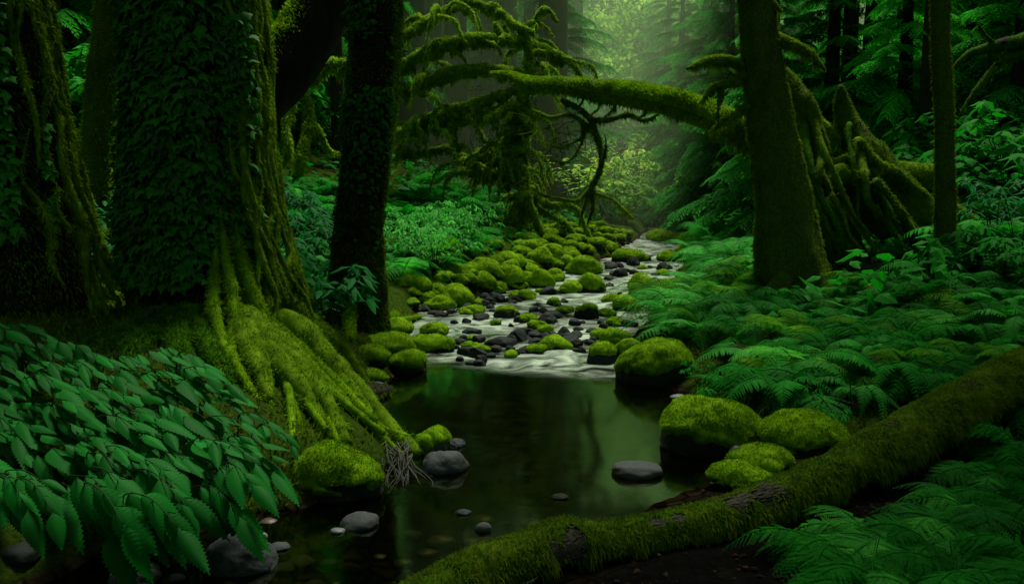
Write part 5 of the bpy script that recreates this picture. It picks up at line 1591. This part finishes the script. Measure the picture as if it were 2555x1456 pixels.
# bright broadleaved trees closing the gap at the end of the valley
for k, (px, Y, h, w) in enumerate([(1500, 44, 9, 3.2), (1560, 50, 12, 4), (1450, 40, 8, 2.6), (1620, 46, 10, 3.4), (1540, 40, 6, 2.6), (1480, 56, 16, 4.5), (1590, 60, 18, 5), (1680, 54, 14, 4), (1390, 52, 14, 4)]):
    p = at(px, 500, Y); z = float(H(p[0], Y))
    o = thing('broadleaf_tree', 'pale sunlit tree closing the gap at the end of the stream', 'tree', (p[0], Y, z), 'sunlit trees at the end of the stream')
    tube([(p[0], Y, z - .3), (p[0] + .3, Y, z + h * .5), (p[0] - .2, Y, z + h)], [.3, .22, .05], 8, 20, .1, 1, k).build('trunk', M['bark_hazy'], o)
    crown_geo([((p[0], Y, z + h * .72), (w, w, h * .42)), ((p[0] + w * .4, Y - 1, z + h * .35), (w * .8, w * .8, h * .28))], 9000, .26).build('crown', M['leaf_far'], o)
# forest filling the far slopes
g = Geo()
n = 60000
X = rng.uniform(-60, 75, n); Yy = rng.uniform(40, 75, n); hh = 3 + 15 * rng.random(n) ** 1.3 * (.5 + .5 * sm(vnoise(np.stack([X * .18, Yy * .1, X * 0], -1)), -.6, .6))
P = np.stack([X, Yy, H(X, Yy) + hh * rng.random(n)], -1)
inst(g, QUADL, P, rng.normal(0, 1, (n, 3)) - np.array([0, 0, .8]), np.array([0, -.3, 1.0]) + rng.normal(0, .4, (n, 3)), rng.uniform(.3, .65, n), np.clip(.5 + .4 * vnoise(P * .5), 0, 1))
tag(g.build('far_woods', M['needles'], None, False), kind='stuff')

# ------------------------------------------------------------------ ground cover
def scatter_xy(n, x0, x1, y0, y1, cond):
    X = rng.uniform(x0, x1, n); Yy = y0 + (y1 - y0) * rng.random(n) ** 1.4
    P = np.stack([X, Yy, H(X, Yy)], -1)
    k = cond(P)
    return P[k]


P = scatter_xy(120000, -5, 7, 3, 20, lambda P: (shore(P[:, 0], P[:, 1]) > .08) & (P[:, 2] - wl(P[:, 1]) > .04) & (fbm(P * 1.6, 3) > -.12) & ~((P[:, 0] > .1) & (P[:, 1] < 4.4)))
n = len(P); D = unit(np.array([0, 0, 1.0]) + rng.normal(0, .5, (n, 3)))
g = Geo(); inst(g, NEEDLE, P, D, rng.normal(0, 1, (n, 3)), rng.uniform(.025, .06, n), .5 + .5 * fbm(P * 2, 2))
P2 = scatter_xy(9000, -2.6, -.2, 3.6, 7.2, lambda P: (shore(P[:, 0], P[:, 1]) > .02) & (P[:, 0] < xl(P[:, 1])) & (fbm(P * 2.2, 3) > -.3))
n = len(P2); inst(g, NEEDLE, P2, unit(np.array([.2, -.2, .8]) + rng.normal(0, .5, (n, 3))), rng.normal(0, 1, (n, 3)), rng.uniform(.025, .05, n), .5 + .5 * fbm(P2 * 2, 2))
tag(g.build('ground_moss', M['moss_log'], None, False), kind='stuff')
P = scatter_xy(30000, -26, 30, 7, 44, lambda P: (shore(P[:, 0], P[:, 1]) > .9) & (P[:, 2] < 12))
n = len(P); hgt = rng.random(n) * .55 * (.4 + .6 * sm(fbm(P * .5, 2), -.3, .4))
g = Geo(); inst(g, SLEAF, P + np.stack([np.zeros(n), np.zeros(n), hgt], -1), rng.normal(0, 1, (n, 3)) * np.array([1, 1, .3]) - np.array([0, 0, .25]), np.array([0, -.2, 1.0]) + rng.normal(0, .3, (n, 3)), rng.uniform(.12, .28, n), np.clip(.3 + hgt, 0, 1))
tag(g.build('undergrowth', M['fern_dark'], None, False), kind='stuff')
P = scatter_xy(9000, .2, 5, 2.6, 8, lambda P: (P[:, 0] > xr(P[:, 1]) + .15) & (rng.random(len(P)) < np.where(P[:, 1] < 4.4, .25, 1)) & (fbm(P * 2.3 + 9, 2) > -.25))
n = len(P); g = Geo(); inst(g, SLEAF, P + np.array([0, 0, .012]), rng.normal(0, 1, (n, 3)) * np.array([1, 1, .15]), np.array([0, 0, 1.0]) + rng.normal(0, .35, (n, 3)), rng.uniform(.012, .04, n))
tag(g.build('leaf_litter', M['litter'], None, False), kind='stuff')
# dead stalks on the bare bank
for k in range(22):
    q = gp(rng.uniform(1780, 2200), rng.uniform(960, 1080)); d = np.array([rng.normal(0, .18), rng.normal(0, .1), rng.uniform(.05, .3)])
    o = tube([q, q + d * .5 + np.array([0, 0, .03]), q + d], [.004, .0035, .0015], 5, 12, .1, 9, k, None, .03).build('dead_stalk', M['twig'])
    tag(o, 'thin dead brown stalk on the bare bank behind the log', 'stalk', 'dead stalks on the right pool bank')

# ------------------------------------------------------------------ haze hanging under the far trees
hm, nt, out = newmat('haze')
vs = N_(nt, 'ShaderNodeVolumeScatter', Density=.0145, Anisotropy=.25); vs.inputs['Color'].default_value = (.58, .97, .46, 1)
nt.links.new(vs.outputs[0], out.inputs['Volume'])
V = np.array([(x, y, z) for x in (-45, 60) for y in (18.6, 62) for z in (-1.5, 16)], float)
hz = Geo().add(V, None, [(0, 1, 3, 2), (4, 6, 7, 5), (0, 4, 5, 1), (2, 3, 7, 6), (0, 2, 6, 4), (1, 5, 7, 3)]).build('haze', hm, None, False)
tag(hz, kind='stuff')

# ------------------------------------------------------------------ light and camera
SUN_EL, SUN_AZ = 67.0, 24.0        # the light falls from above the far end of the stream
world = bpy.data.worlds.new('World'); scene.world = world; world.use_nodes = True
wn = world.node_tree; wn.nodes.clear()
sky = wn.nodes.new('ShaderNodeTexSky'); sky.sky_type = 'NISHITA'; sky.sun_disc = False
sky.sun_elevation = math.radians(SUN_EL); sky.sun_rotation = math.radians(SUN_AZ)
bg = wn.nodes.new('ShaderNodeBackground'); bg.inputs[1].default_value = .15
wo = wn.nodes.new('ShaderNodeOutputWorld')
tint = wn.nodes.new('ShaderNodeMix'); tint.data_type = 'RGBA'; tint.blend_type = 'MULTIPLY'; tint.inputs[0].default_value = 1.0; tint.inputs[7].default_value = (1.0, 1.0, .45, 1)   # overcast, seen through leaves: less blue
wn.links.new(sky.outputs[0], tint.inputs[6]); wn.links.new(tint.outputs[2], bg.inputs[0]); wn.links.new(bg.outputs[0], wo.inputs[0])
sl = bpy.data.lights.new('sun', 'SUN'); sl.energy = 5.0; sl.angle = math.radians(14); sl.color = (1.0, .95, .80)
so = bpy.data.objects.new('sun', sl); COL.objects.link(so)
el, az = math.radians(SUN_EL), math.radians(SUN_AZ)
to = Vector((math.sin(az) * math.cos(el), math.cos(az) * math.cos(el), math.sin(el)))
so.rotation_euler = to.to_track_quat('Z', 'Y').to_euler()
so.location = to * 60

cd = bpy.data.cameras.new('camera'); cam = bpy.data.objects.new('camera', cd); COL.objects.link(cam)
cd.sensor_width = 36.0; cd.lens = 36.0 * F / 2554.0
cd.clip_start = .05; cd.clip_end = 600
cam.location = CAM; cam.rotation_euler = (PI / 2 - PITCH, 0, 0)
scene.camera = cam

for o in bpy.data.objects:
    if '_o' in o.keys(): del o['_o']

scene.render.engine = 'CYCLES'
c = scene.cycles
c.max_bounces = 6; c.diffuse_bounces = 2; c.glossy_bounces = 2; c.transmission_bounces = 3; c.transparent_max_bounces = 10; c.volume_bounces = 0
c.caustics_reflective = False; c.caustics_refractive = False
c.sample_clamp_indirect = 3.0
c.use_adaptive_sampling = True; c.adaptive_threshold = .02
c.use_denoising = True
try: c.denoiser = 'OPENIMAGEDENOISE'
except Exception: pass
scene.view_settings.view_transform = 'Standard'; scene.view_settings.look = 'None'
scene.view_settings.exposure = 0; scene.view_settings.gamma = 1
